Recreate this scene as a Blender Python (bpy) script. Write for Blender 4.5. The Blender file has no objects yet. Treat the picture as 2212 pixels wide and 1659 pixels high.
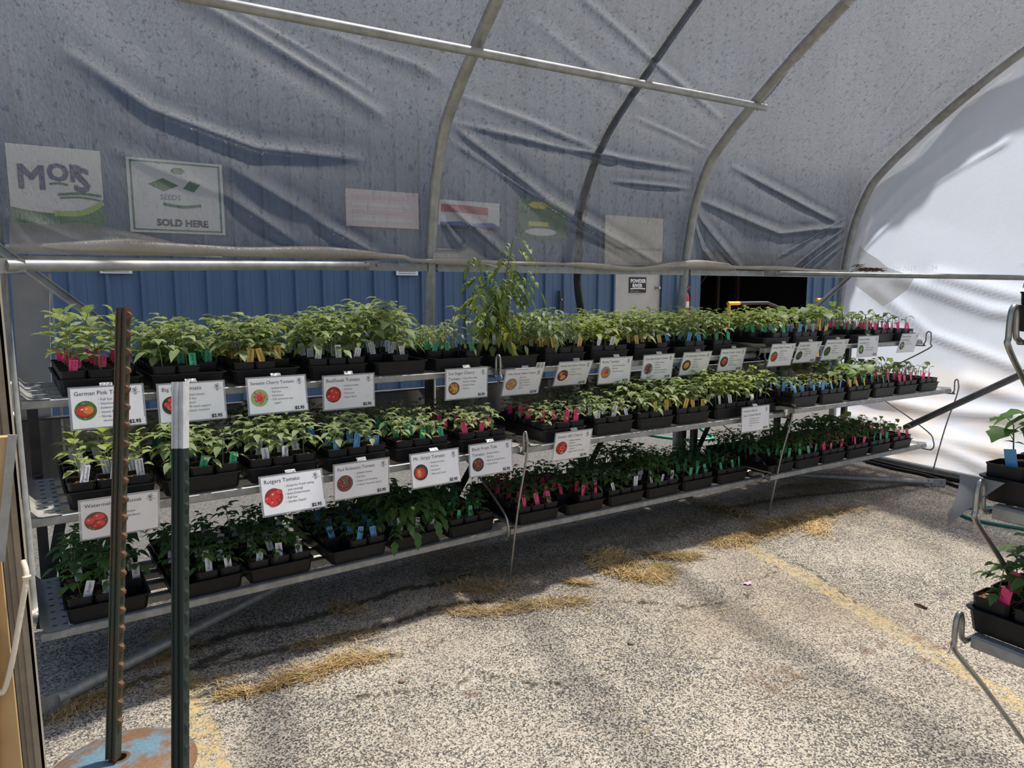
import bpy, math, random
import numpy as np
from mathutils import Vector, Matrix, Euler

R_ = random.Random(11)
PI = math.pi
scene = bpy.context.scene
col = scene.collection
rad = math.radians

# ------------------------------------------------------------------ camera
FPX, CX, CY, CAMH = 1517.0, 1106.0, 829.5, 1.45
YAW, PITCH = rad(31.6), rad(7.65)
fw = Vector((math.sin(YAW) * math.cos(PITCH), math.cos(YAW) * math.cos(PITCH), -math.sin(PITCH)))
rt = Vector((math.cos(YAW), -math.sin(YAW), 0))
up = rt.cross(fw)
CAM = Vector((0, 0, CAMH))


def ray(px, py):
    return fw + rt * ((px - CX) / FPX) - up * ((py - CY) / FPX)


def onX(px, py, X):
    d = ray(px, py)
    return CAM + d * (X / d.x)


def onY(px, py, Y):
    d = ray(px, py)
    return CAM + d * (Y / d.y)


def onZ(px, py, Z=0.0):
    d = ray(px, py)
    return CAM + d * ((Z - CAMH) / d.z)


cam = bpy.data.cameras.new('camera')
cam.sensor_width = 36
cam.lens = FPX / 2212 * 36
cam.clip_start = 0.02
cam_ob = bpy.data.objects.new('camera', cam)
cam_ob.location = CAM
cam_ob.rotation_euler = (PI / 2 - PITCH, 0, -YAW)
col.objects.link(cam_ob)
scene.camera = cam_ob


# ------------------------------------------------------------------ helpers
def tag(o, label=None, cat=None, group=None, kind=None):
    if label: o['label'] = label
    if cat: o['category'] = cat
    if group: o['group'] = group
    if kind: o['kind'] = kind
    return o


def empty(name, loc=(0, 0, 0), rot=(0, 0, 0), label=None, cat=None, group=None, mat=None):
    o = bpy.data.objects.new(name, None)
    o.empty_display_size = 0.05
    if mat is not None:
        o.matrix_world = mat
        l, r, s = mat.decompose()
        o.location, o.rotation_euler, o.scale = l, r.to_euler(), s
    else:
        o.location, o.rotation_euler = loc, rot
    col.objects.link(o)
    return tag(o, label, cat, group)


class MB:
    """collects shapes and links them as one mesh object"""
    def __init__(s):
        s.v, s.f, s.m, s.n = [], [], [], 0

    def add(s, verts, faces, mat=0):
        b = s.n
        s.v.extend([tuple(p) for p in verts])
        s.n += len(verts)
        for f in faces:
            s.f.append(tuple(i + b for i in f))
            s.m.append(mat)

    def box(s, c, size, mat=0, rot=None, taper=1.0):
        x, y, z = size[0] / 2, size[1] / 2, size[2] / 2
        P = [Vector((sx * x * (taper if sz < 0 else 1), sy * y * (taper if sz < 0 else 1), sz * z))
             for sz in (-1, 1) for sy in (-1, 1) for sx in (-1, 1)]
        if rot is not None: P = [rot @ p for p in P]
        c = Vector(c)
        s.add([p + c for p in P], [(0, 2, 3, 1), (4, 5, 7, 6), (0, 1, 5, 4), (2, 6, 7, 3), (0, 4, 6, 2), (1, 3, 7, 5)], mat)

    def span(s, a, b, mat=0):
        s.box(((a[0] + b[0]) / 2, (a[1] + b[1]) / 2, (a[2] + b[2]) / 2), (abs(b[0] - a[0]), abs(b[1] - a[1]), abs(b[2] - a[2])), mat)

    def tube(s, pts, r, seg=10, mat=0, caps=True, prof=None, upv=None):
        """sweep a circle (or closed 2D profile) along points"""
        pts = [Vector(p) for p in pts]
        rs = r if isinstance(r, (list, tuple)) else [r] * len(pts)
        T = []
        for i in range(len(pts)):
            a, b = pts[max(i - 1, 0)], pts[min(i + 1, len(pts) - 1)]
            T.append((b - a).normalized())
        u = Vector(upv) if upv is not None else (Vector((0, 0, 1)) if abs(T[0].z) < 0.9 else Vector((0, 1, 0)))
        rings = []
        for i, t in enumerate(T):
            u = (u - t * u.dot(t)).normalized()
            w = t.cross(u)
            if prof is None:
                rings.append([pts[i] + (u * math.cos(2 * PI * k / seg) + w * math.sin(2 * PI * k / seg)) * rs[i] for k in range(seg)])
            else:
                rings.append([pts[i] + w * p[0] + u * p[1] for p in prof])
        n = len(rings[0])
        V = [p for ring in rings for p in ring]
        F = [(i * n + k, i * n + (k + 1) % n, (i + 1) * n + (k + 1) % n, (i + 1) * n + k) for i in range(len(rings) - 1) for k in range(n)]
        if caps:
            F.append(tuple(range(n - 1, -1, -1)))
            F.append(tuple((len(rings) - 1) * n + k for k in range(n)))
        s.add(V, F, mat)

    def lathe(s, c, prof, seg=24, mat=0, rot=None):
        V, F = [], []
        for r, z in prof:
            for k in range(seg):
                p = Vector((r * math.cos(2 * PI * k / seg), r * math.sin(2 * PI * k / seg), z))
                if rot is not None: p = rot @ p
                V.append(p + Vector(c))
        for i in range(len(prof) - 1):
            for k in range(seg):
                F.append((i * seg + k, i * seg + (k + 1) % seg, (i + 1) * seg + (k + 1) % seg, (i + 1) * seg + k))
        s.add(V, F, mat)

    def mesh(s, name, mats, smooth=0):
        me = bpy.data.meshes.new(name)
        me.from_pydata(s.v, [], s.f)
        for m in (mats if isinstance(mats, (list, tuple)) else [mats]): me.materials.append(m)
        me.polygons.foreach_set('material_index', s.m)
        if smooth:
            me.shade_smooth()
            if smooth < 180: me.set_sharp_from_angle(angle=rad(smooth))
        me.update()
        return me

    def build(s, name, mats, parent=None, smooth=0, **k):
        return link(name, s.mesh(name, mats, smooth), parent, **k)


def link(name, me, parent=None, loc=None, **k):
    o = bpy.data.objects.new(name, me)
    col.objects.link(o)
    if parent is not None: o.parent = parent
    if loc is not None: o.location = loc
    if k: tag(o, **k)
    return o


def np_mesh(name, V, F, mats, midx=None, smooth=0):
    me = bpy.data.meshes.new(name)
    me.from_pydata([tuple(map(float, p)) for p in V], [], [tuple(map(int, f)) for f in F])
    for m in (mats if isinstance(mats, (list, tuple)) else [mats]): me.materials.append(m)
    if midx is not None: me.polygons.foreach_set('material_index', np.asarray(midx, dtype=np.int32))
    if smooth:
        me.shade_smooth()
        if smooth < 180: me.set_sharp_from_angle(angle=rad(smooth))
    me.update()
    return me


def catmull(pts, n=6):
    P = [Vector(p) for p in pts]
    out = []
    for i in range(len(P) - 1):
        p0, p1, p2, p3 = P[max(i - 1, 0)], P[i], P[i + 1], P[min(i + 2, len(P) - 1)]
        for k in range(n):
            t = k / n
            out.append(0.5 * ((2 * p1) + (p2 - p0) * t + (2 * p0 - 5 * p1 + 4 * p2 - p3) * t * t + (3 * p1 - p0 - 3 * p2 + p3) * t ** 3))
    out.append(P[-1])
    return out


# ------------------------------------------------------------------ materials
def srgb(r, g, b):
    f = lambda c: (c / 255 / 12.92) if c <= 10 else (((c / 255) + 0.055) / 1.055) ** 2.4
    return (f(r), f(g), f(b), 1)


def nt(name):
    m = bpy.data.materials.new(name)
    m.use_nodes = True
    t = m.node_tree
    t.nodes.clear()
    out = t.nodes.new('ShaderNodeOutputMaterial')
    return m, t, out


def N(t, typ, **k):
    n = t.nodes.new(typ)
    for a, b in k.items():
        if a == 'inp':
            for i, v in b.items():
                if isinstance(v, bpy.types.NodeSocket): t.links.new(v, n.inputs[i])
                else: n.inputs[i].default_value = v
        else: setattr(n, a, b)
    return n


def ramp(t, fac, stops):
    n = N(t, 'ShaderNodeValToRGB', inp={0: fac})
    e = n.color_ramp.elements
    while len(e) < len(stops): e.new(0.5)
    for el, (p, c) in zip(e, stops):
        el.position = p
        el.color = c if len(c) == 4 else (*c, 1)
    return n.outputs[0]


def mixc(t, fac, a, b, blend='MIX'):
    n = N(t, 'ShaderNodeMix', data_type='RGBA', blend_type=blend)
    for i, v in ((0, fac), (6, a), (7, b)):
        if isinstance(v, bpy.types.NodeSocket): t.links.new(v, n.inputs[i])
        else: n.inputs[i].default_value = v
    return n.outputs[2]


def noise(t, scale, detail=4, rough=0.55, vec=None, out=0, dist=0.0):
    k = {'Scale': scale, 'Detail': detail, 'Roughness': rough, 'Distortion': dist}
    if vec is not None: k['Vector'] = vec
    return N(t, 'ShaderNodeTexNoise', inp=k).outputs[out]


def pos(t, obj=False):
    return N(t, 'ShaderNodeTexCoord').outputs['Object'] if obj else N(t, 'ShaderNodeNewGeometry').outputs['Position']


def scaled(t, v, s):
    return N(t, 'ShaderNodeVectorMath', operation='MULTIPLY', inp={0: v, 1: s}).outputs[0]


def simple(name, c, rough=0.6, metal=0.0, c2=None, nscale=20, spec=0.5, bump=0.0, bscale=60, obj=True):
    m, t, out = nt(name)
    b = N(t, 'ShaderNodeBsdfPrincipled', inp={'Roughness': rough, 'Metallic': metal, 'Specular IOR Level': spec})
    if c2 is not None:
        f = noise(t, nscale, 4, 0.6, pos(t, obj))
        t.links.new(ramp(t, f, [(0.35, c), (0.68, c2)]), b.inputs['Base Color'])
    else:
        b.inputs['Base Color'].default_value = c
    if bump:
        bn = N(t, 'ShaderNodeBump', inp={'Strength': bump, 'Distance': 0.003, 'Height': noise(t, bscale, 3, 0.6, pos(t, obj))})
        t.links.new(bn.outputs[0], b.inputs['Normal'])
    t.links.new(b.outputs[0], out.inputs[0])
    return m


M = {}
M['galv'] = simple('galvanised_steel', (0.30, 0.31, 0.31, 1), 0.55, 0.6, (0.44, 0.45, 0.455, 1), 14, bump=0.15, bscale=30)
M['galv_dull'] = simple('dull_galvanised', (0.27, 0.275, 0.265, 1), 0.55, 0.45, (0.40, 0.40, 0.385, 1), 25, bump=0.15)
M['galv_dark'] = simple('dark_grey_steel', (0.16, 0.17, 0.18, 1), 0.5, 0.6, (0.24, 0.25, 0.26, 1), 10)  # steel of a darker grey for the strut and door skin
M['wire'] = simple('bare_wire_rod', (0.42, 0.42, 0.40, 1), 0.35, 0.8, (0.3, 0.3, 0.29, 1), 30)
M['black_steel'] = simple('black_painted_steel', (0.012, 0.012, 0.014, 1), 0.45, 0.0, (0.03, 0.03, 0.032, 1), 20)
M['plastic'] = simple('black_tray_plastic', (0.007, 0.007, 0.008, 1), 0.45, 0.0, (0.012, 0.012, 0.0135, 1), 15, spec=0.3)
M['pot'] = simple('black_pot_plastic', (0.009, 0.009, 0.011, 1), 0.42, 0.0, (0.015, 0.015, 0.018, 1), 40, spec=0.32)
M['white'] = simple('white_card', (0.80, 0.80, 0.82, 1), 0.5)
M['paper'] = simple('white_paper', (0.88, 0.88, 0.90, 1), 0.5, 0, (0.80, 0.80, 0.82, 1), 9)
M['ink'] = simple('black_ink', (0.03, 0.03, 0.035, 1), 0.6)
M['ink_grey'] = simple('grey_ink', (0.075, 0.075, 0.08, 1), 0.6)
M['logo_grey'] = simple('pale_grey_ink', (0.34, 0.34, 0.36, 1), 0.6)
M['violet_ink'] = simple('violet_ink', (0.05, 0.03, 0.16, 1), 0.6)
M['tag_pink'] = simple('pink_plastic', (0.86, 0.055, 0.20, 1), 0.4)
M['tag_green'] = simple('green_plastic', (0.03, 0.34, 0.17, 1), 0.4)
M['tag_yellow'] = simple('yellow_plastic', (0.72, 0.46, 0.08, 1), 0.4)
M['tag_white'] = simple('white_plastic', (0.74, 0.74, 0.80, 1), 0.4)
M['tag_blue'] = simple('blue_plastic', (0.09, 0.30, 0.58, 1), 0.4)
M['white_paint'] = simple('chipped_white_paint', (0.62, 0.64, 0.66, 1), 0.5, 0, (0.5, 0.5, 0.5, 1), 40)
M['rubber'] = simple('black_rubber', (0.01, 0.01, 0.01, 1), 0.6)
M['yellow_paint'] = simple('yellow_cart_paint', (0.75, 0.42, 0.03, 1), 0.4)
M['red_paint'] = simple('extinguisher_red', (0.55, 0.02, 0.03, 1), 0.3)
M['hose'] = simple('green_hose', (0.02, 0.16, 0.12, 1), 0.4, 0, (0.03, 0.22, 0.17, 1), 12)
M['wood'] = simple('plywood', srgb(196, 166, 120), 0.7, 0, srgb(170, 138, 92), 7)
M['rope'] = simple('white_rope', srgb(214, 204, 184), 0.8, bump=0.4, bscale=180)
M['brown_wood'] = simple('dry_twig', srgb(96, 70, 52), 0.8)
M['stone'] = simple('pebble', srgb(150, 128, 108), 0.9)
M['petal'] = simple('pink_petal', srgb(214, 176, 192), 0.6)
M['stem'] = simple('green_stem', (0.13, 0.19, 0.045, 1), 0.6, 0, (0.17, 0.17, 0.07, 1), 30)
M['soft_brown'] = simple('dead_grass', srgb(110, 84, 60), 0.9)


def leaf_mat(name, c1, c2, trans=0.35, scale=12):
    m, t, out = nt(name)
    f = noise(t, scale, 3, 0.6, pos(t))
    c = ramp(t, f, [(0.3, c1), (0.7, c2)])
    b = N(t, 'ShaderNodeBsdfPrincipled', inp={'Base Color': c, 'Roughness': 0.5, 'Specular IOR Level': 0.3})
    tr = N(t, 'ShaderNodeBsdfTranslucent', inp={'Color': mixc(t, 1.0, c, (1.25, 1.35, 0.6, 1), 'MULTIPLY')})
    mx = N(t, 'ShaderNodeMixShader', inp={0: trans, 1: b.outputs[0], 2: tr.outputs[0]})
    t.links.new(mx.outputs[0], out.inputs[0])
    return m


M['leaf'] = leaf_mat('tomato_leaf', (0.215, 0.275, 0.115, 1), (0.385, 0.435, 0.225, 1))
M['leaf_grey'] = leaf_mat('woolly_leaf', (0.22, 0.29, 0.155, 1), (0.38, 0.44, 0.27, 1))
M['leaf_yel'] = leaf_mat('yellow_green_leaf', (0.265, 0.325, 0.10, 1), (0.45, 0.49, 0.20, 1))
M['leaf_dark'] = leaf_mat('shade_toned_leaf', (0.075, 0.16, 0.045, 1), (0.14, 0.25, 0.075, 1))  # leaf green with bottom-shelf shade put into the colour, reused on the aisle bench
M['leaf_cuc'] = leaf_mat('cucumber_leaf', (0.18, 0.26, 0.10, 1), (0.33, 0.395, 0.185, 1))
M['leaf_old'] = leaf_mat('yellowed_leaf', (0.20, 0.25, 0.04, 1), (0.46, 0.43, 0.06, 1), scale=22)
M['leaf_dead'] = leaf_mat('withered_leaf', (0.6, 0.36, 0.10, 1), (0.62, 0.5, 0.14, 1))


def soil_mat():
    m, t, out = nt('potting_mix')
    p = pos(t)
    v = N(t, 'ShaderNodeTexVoronoi', inp={'Vector': p, 'Scale': 210.0})
    c = ramp(t, N(t, 'ShaderNodeSeparateColor', inp={0: v.outputs['Color']}).outputs[0],
             [(0.0, srgb(56, 34, 20)), (0.45, srgb(112, 74, 44)), (0.75, srgb(150, 108, 70)), (0.93, srgb(208, 186, 150))])
    b = N(t, 'ShaderNodeBsdfPrincipled', inp={'Base Color': c, 'Roughness': 0.9, 'Specular IOR Level': 0.2})
    bn = N(t, 'ShaderNodeBump', inp={'Strength': 0.8, 'Distance': 0.004, 'Height': v.outputs['Distance']})
    t.links.new(bn.outputs[0], b.inputs['Normal'])
    t.links.new(b.outputs[0], out.inputs[0])
    return m


M['soil'] = soil_mat()


def film_mat(name, T=0.52, alb=(0.62, 0.63, 0.66, 1), translu=0.5, gloss=0.12, streaks=True, dirt=None, grain=1.0, graze=0.0, fwd=0.0, dirt_to=9.0, bump=0.55):
    """clear-to-milky greenhouse polythene: part seen straight through, part scattering"""
    m, t, out = nt(name)
    p = pos(t)
    # droplets and drip streaks, stretched down the sheet
    st = noise(t, 46, 4, 0.62, scaled(t, p, (1.0, 1.0, 0.28)))
    st2 = noise(t, 130, 3, 0.6, scaled(t, p, (1.0, 0.6, 0.3)))
    big = noise(t, 1.6, 4, 0.6, p)
    drops = ramp(t, st, [(0.34, (0, 0, 0)), (0.42, (1, 1, 1)), (0.6, (1, 1, 1)), (0.72, (0.6, 0.6, 0.6))])
    fine = ramp(t, st2, [(0.3, (0.45, 0.45, 0.45)), (0.65, (1, 1, 1))])
    d = mixc(t, 1.0, drops, fine, 'MULTIPLY')
    c = mixc(t, ramp(t, big, [(0.35, (0, 0, 0)), (0.65, (0.6, 0.6, 0.6))]), alb, tuple(x * 0.82 for x in alb[:3]) + (1,))
    if dirt: 
        low = N(t, 'ShaderNodeMapRange', inp={0: N(t, 'ShaderNodeSeparateXYZ', inp={0: p}).outputs[2], 1: dirt_to, 2: dirt_to - 0.5, 3: 0.0, 4: 1.0}).outputs[0]
        df = N(t, 'ShaderNodeMath', operation='MULTIPLY', inp={0: low, 1: ramp(t, noise(t, 3.2, 5, 0.65, scaled(t, p, (1, 0.6, 1.6))), [(0.42, (0, 0, 0)), (0.7, (0.8, 0.8, 0.8))])})
        c = mixc(t, df.outputs[0], c, dirt)
    if streaks: c = mixc(t, 0.55 * grain, c, mixc(t, 1.0, c, d, 'MULTIPLY'))
    wr = noise(t, 5.0, 5, 0.6, p, dist=0.6)
    bn = N(t, 'ShaderNodeBump', inp={'Strength': bump, 'Distance': 0.012, 'Height': mixc(t, 0.35, wr, d)})
    di = N(t, 'ShaderNodeBsdfDiffuse', inp={'Color': c, 'Normal': bn.outputs[0]})
    tl = N(t, 'ShaderNodeBsdfTranslucent', inp={'Color': c, 'Normal': bn.outputs[0]})
    gl = N(t, 'ShaderNodeBsdfGlossy', inp={'Color': (0.9, 0.9, 0.92, 1), 'Roughness': 0.30, 'Normal': bn.outputs[0]})
    mx = N(t, 'ShaderNodeMixShader', inp={0: translu, 1: di.outputs[0], 2: tl.outputs[0]})
    mg = N(t, 'ShaderNodeMixShader', inp={0: gloss, 1: mx.outputs[0], 2: gl.outputs[0]})
    if fwd:   # haze that scatters mostly forwards, so the sheet glows towards the sun
        rf = N(t, 'ShaderNodeBsdfRefraction', inp={'Color': mixc(t, 0.6, (0.62, 0.63, 0.66, 1), d, 'MULTIPLY'), 'Roughness': 0.55, 'IOR': 1.10, 'Normal': bn.outputs[0]})
        mg = N(t, 'ShaderNodeMixShader', inp={0: fwd, 1: mg.outputs[0], 2: rf.outputs[0]})
    tp = N(t, 'ShaderNodeBsdfTransparent', inp={'Color': (0.95, 0.96, 0.97, 1)})
    fac = N(t, 'ShaderNodeMath', operation='MULTIPLY_ADD', inp={0: big, 1: -0.22, 2: T + 0.11})
    if graze:   # a longer path through the sheet at a slant scatters more
        lw = N(t, 'ShaderNodeLayerWeight', inp={0: 0.5})
        fac = N(t, 'ShaderNodeMath', operation='MULTIPLY_ADD', inp={0: lw.outputs['Facing'], 1: -graze, 2: fac.outputs[0]}, use_clamp=True)
    mf = N(t, 'ShaderNodeMixShader', inp={0: fac.outputs[0], 1: mg.outputs[0], 2: tp.outputs[0]})
    t.links.new(mf.outputs[0], out.inputs[0])
    return m


M['film'] = film_mat('roof_polythene', 0.46, (0.108, 0.113, 0.123, 1), 0.88, gloss=0.12, graze=0.62)
M['film_end'] = film_mat('end_wall_polythene', 0.08, (0.49, 0.54, 0.635, 1), 0.6, 0.05, streaks=False, dirt=(0.60, 0.52, 0.43, 1), dirt_to=1.15, bump=0.14)
M['film_torn'] = film_mat('torn_polythene', 0.40, (0.55, 0.53, 0.48, 1), 0.5, 0.03, streaks=False, dirt=(0.62, 0.50, 0.38, 1))
M['film_roll'] = film_mat('rolled_polythene', 0.03, (0.66, 0.62, 0.55, 1), 0.35, 0.08, streaks=False, dirt=(0.50, 0.41, 0.32, 1))
M['sleeve'] = film_mat('clear_laminate', 0.55, (0.78, 0.79, 0.82, 1), 0.5, 0.25, streaks=False)


def skirt_mat():
    m, t, out = nt('woven_ground_cloth')
    p = pos(t)
    w1 = N(t, 'ShaderNodeTexWave', inp={'Vector': p, 'Scale': 90.0, 'Distortion': 0.3}, bands_direction='Z')
    st = noise(t, 8, 4, 0.6, scaled(t, p, (1.4, 1, 0.2)))
    c = mixc(t, 0.25, ramp(t, st, [(0.3, (0.125, 0.118, 0.112)), (0.7, (0.20, 0.19, 0.18))]), w1.outputs[0], 'MULTIPLY')
    d = N(t, 'ShaderNodeBsdfDiffuse', inp={'Color': c})
    tl = N(t, 'ShaderNodeBsdfTranslucent', inp={'Color': c})
    mx = N(t, 'ShaderNodeMixShader', inp={0: 0.35, 1: d.outputs[0], 2: tl.outputs[0]})
    t.links.new(mx.outputs[0], out.inputs[0])
    return m


M['skirt'] = skirt_mat()


def blue_wall_mat():
    m, t, out = nt('blue_ribbed_steel')
    p = pos(t)
    n = noise(t, 3, 4, 0.6, scaled(t, p, (3, 1, 0.4)))
    c = ramp(t, n, [(0.3, (0.062, 0.115, 0.200)), (0.7, (0.080, 0.140, 0.235))])
    b = N(t, 'ShaderNodeBsdfPrincipled', inp={'Base Color': c, 'Roughness': 0.55})
    t.links.new(b.outputs[0], out.inputs[0])
    return m


M['blue'] = blue_wall_mat()


def asphalt_mat():
    m, t, out = nt('worn_asphalt')
    p = pos(t)
    at = N(t, 'ShaderNodeAttribute', attribute_name='marks')
    sp = N(t, 'ShaderNodeSeparateColor', inp={0: at.outputs['Color']})
    v = N(t, 'ShaderNodeTexVoronoi', inp={'Vector': scaled(t, p, (1, 1, 0.2)), 'Scale': 190.0, 'Randomness': 1.0})
    cell = N(t, 'ShaderNodeSeparateColor', inp={0: v.outputs['Color']}).outputs[0]
    big = noise(t, 1.3, 6, 0.62, p)
    mid = noise(t, 9, 5, 0.65, p)
    # how much pale aggregate is exposed
    add = N(t, 'ShaderNodeMath', operation='MULTIPLY_ADD', inp={0: big, 1: 0.95, 2: -0.47})
    add2 = N(t, 'ShaderNodeMath', operation='MULTIPLY_ADD', inp={0: mid, 1: 0.5, 2: -0.25})
    s1 = N(t, 'ShaderNodeMath', operation='ADD', inp={0: cell, 1: add.outputs[0]})
    s2 = N(t, 'ShaderNodeMath', operation='ADD', inp={0: s1.outputs[0], 1: add2.outputs[0]})
    c = ramp(t, s2.outputs[0], [(0.08, (0.070, 0.066, 0.064)), (0.34, (0.175, 0.158, 0.138)), (0.54, (0.385, 0.335, 0.272)), (0.90, (0.58, 0.51, 0.41))])
    tan = mixc(t, ramp(t, noise(t, 0.8, 4, 0.6, p), [(0.45, (0, 0, 0)), (0.7, (0.4, 0.4, 0.4))]), c, (0.34, 0.25, 0.16, 1))
    wear = ramp(t, noise(t, 26, 5, 0.7, p), [(0.40, (0, 0, 0)), (0.62, (1, 1, 1))])
    pf = N(t, 'ShaderNodeMath', operation='MULTIPLY', inp={0: sp.outputs[0], 1: wear})
    c3 = mixc(t, pf.outputs[0], tan, (0.60, 0.44, 0.18, 1))
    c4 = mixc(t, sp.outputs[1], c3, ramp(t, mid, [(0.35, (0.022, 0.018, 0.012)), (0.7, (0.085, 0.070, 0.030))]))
    c5 = mixc(t, sp.outputs[2], c4, mixc(t, 0.6, c4, (0.16, 0.09, 0.045, 1)))
    b = N(t, 'ShaderNodeBsdfPrincipled', inp={'Base Color': c5, 'Roughness': 0.85, 'Specular IOR Level': 0.25})
    bn = N(t, 'ShaderNodeBump', inp={'Strength': 0.9, 'Distance': 0.006, 'Height': mixc(t, 0.5, v.outputs['Distance'], mid)})
    t.links.new(bn.outputs[0], b.inputs['Normal'])
    t.links.new(b.outputs[0], out.inputs[0])
    return m


M['asphalt'] = asphalt_mat()


def rust_mat(name, base, rust, lo=0.45, hi=0.62, scale=9, stretch=(1, 1, 0.35)):
    m, t, out = nt(name)
    f = noise(t, scale, 6, 0.68, scaled(t, pos(t, True), stretch))
    c = ramp(t, f, [(lo, base), (hi, rust)])
    c = mixc(t, 0.35, c, ramp(t, noise(t, 120, 3, 0.6, pos(t, True)), [(0.35, (0.3, 0.3, 0.3)), (0.6, (1, 1, 1))]), 'MULTIPLY')
    b = N(t, 'ShaderNodeBsdfPrincipled', inp={'Base Color': c, 'Roughness': 0.62, 'Metallic': 0.1})
    t.links.new(b.outputs[0], out.inputs[0])
    return m


M['post_rust'] = rust_mat('rusted_green_paint', (0.042, 0.058, 0.034, 1), (0.115, 0.050, 0.026, 1), 0.44, 0.62)
M['post_green'] = rust_mat('dark_green_paint', (0.014, 0.028, 0.022, 1), (0.050, 0.042, 0.026, 1), 0.55, 0.8)
M['disc'] = rust_mat('rusted_blue_paint', srgb(112, 142, 158), srgb(134, 102, 74), 0.46, 0.58, 7, (1, 1, 1))
M['straw'] = simple('dry_straw', srgb(222, 194, 138), 0.8, 0, srgb(178, 142, 88), 40, obj=False)
M['white_door'] = simple('cream_door_paint', (0.50, 0.50, 0.46, 1), 0.6, 0, (0.42, 0.42, 0.38, 1), 3)
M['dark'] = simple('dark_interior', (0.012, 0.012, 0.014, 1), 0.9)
M['rack_orange'] = simple('old_rack_steel', (0.055, 0.035, 0.022, 1), 0.7)
M['concrete'] = simple('concrete_kerb', (0.20, 0.195, 0.185, 1), 0.9, 0, (0.27, 0.26, 0.25, 1), 4)

TXT = {}


def text_geo(body, size, align='LEFT', font_shear=0.0, spacing=1.0, bold=0.0):
    bold = 0.0
    k = (body, size, align, font_shear, spacing, bold)
    if k in TXT: return TXT[k]
    cu = bpy.data.curves.new('lettering', 'FONT')
    cu.body, cu.size, cu.align_x, cu.resolution_u = body, size, align, 2
    cu.shear, cu.space_character, cu.offset = font_shear, spacing, bold
    o = bpy.data.objects.new('lettering', cu)
    col.objects.link(o)
    dg = bpy.context.evaluated_depsgraph_get()
    dg.update()
    me = o.evaluated_get(dg).to_mesh()
    V = [tuple(v.co) for v in me.vertices]
    F = [tuple(p.vertices) for p in me.polygons]
    o.evaluated_get(dg).to_mesh_clear()
    bpy.data.objects.remove(o)
    bpy.data.curves.remove(cu)
    TXT[k] = (V, F)
    return TXT[k]


def put_text(mb, body, size, x, z, y=0.0, mat=0, maxw=None, rot=0.0, bold=0.0, **k):
    """lettering in a vertical plane facing -Y"""
    V, F = text_geo(body, size, **k)
    if not V: return
    sx = 1.0
    if maxw:
        w = max(p[0] for p in V) - min(p[0] for p in V)
        if w > maxw: sx = maxw / w
    cr, sr = math.cos(rot), math.sin(rot)
    for q, (dx, dz) in enumerate(((0, 0),) if not bold else ((-bold, -bold), (bold, -bold), (-bold, bold), (bold, bold))):
        mb.add([(x + dx + cr * p[0] * sx - sr * p[1], y - q * max(.00008, .06 * bold), z + dz + sr * p[0] * sx + cr * p[1]) for p in V], F, mat)


# ------------------------------------------------------------------ floor
def polydist(PX, PY, pts):
    d = np.full(PX.shape, 1e9)
    for (ax, ay), (bx, by) in zip(pts[:-1], pts[1:]):
        vx, vy = bx - ax, by - ay
        L = vx * vx + vy * vy + 1e-12
        t = np.clip(((PX - ax) * vx + (PY - ay) * vy) / L, 0, 1)
        d = np.minimum(d, np.hypot(PX - ax - t * vx, PY - ay - t * vy))
    return d


def g2(*px):
    return [tuple(onZ(a, b)[:2]) for a, b in px]


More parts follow.
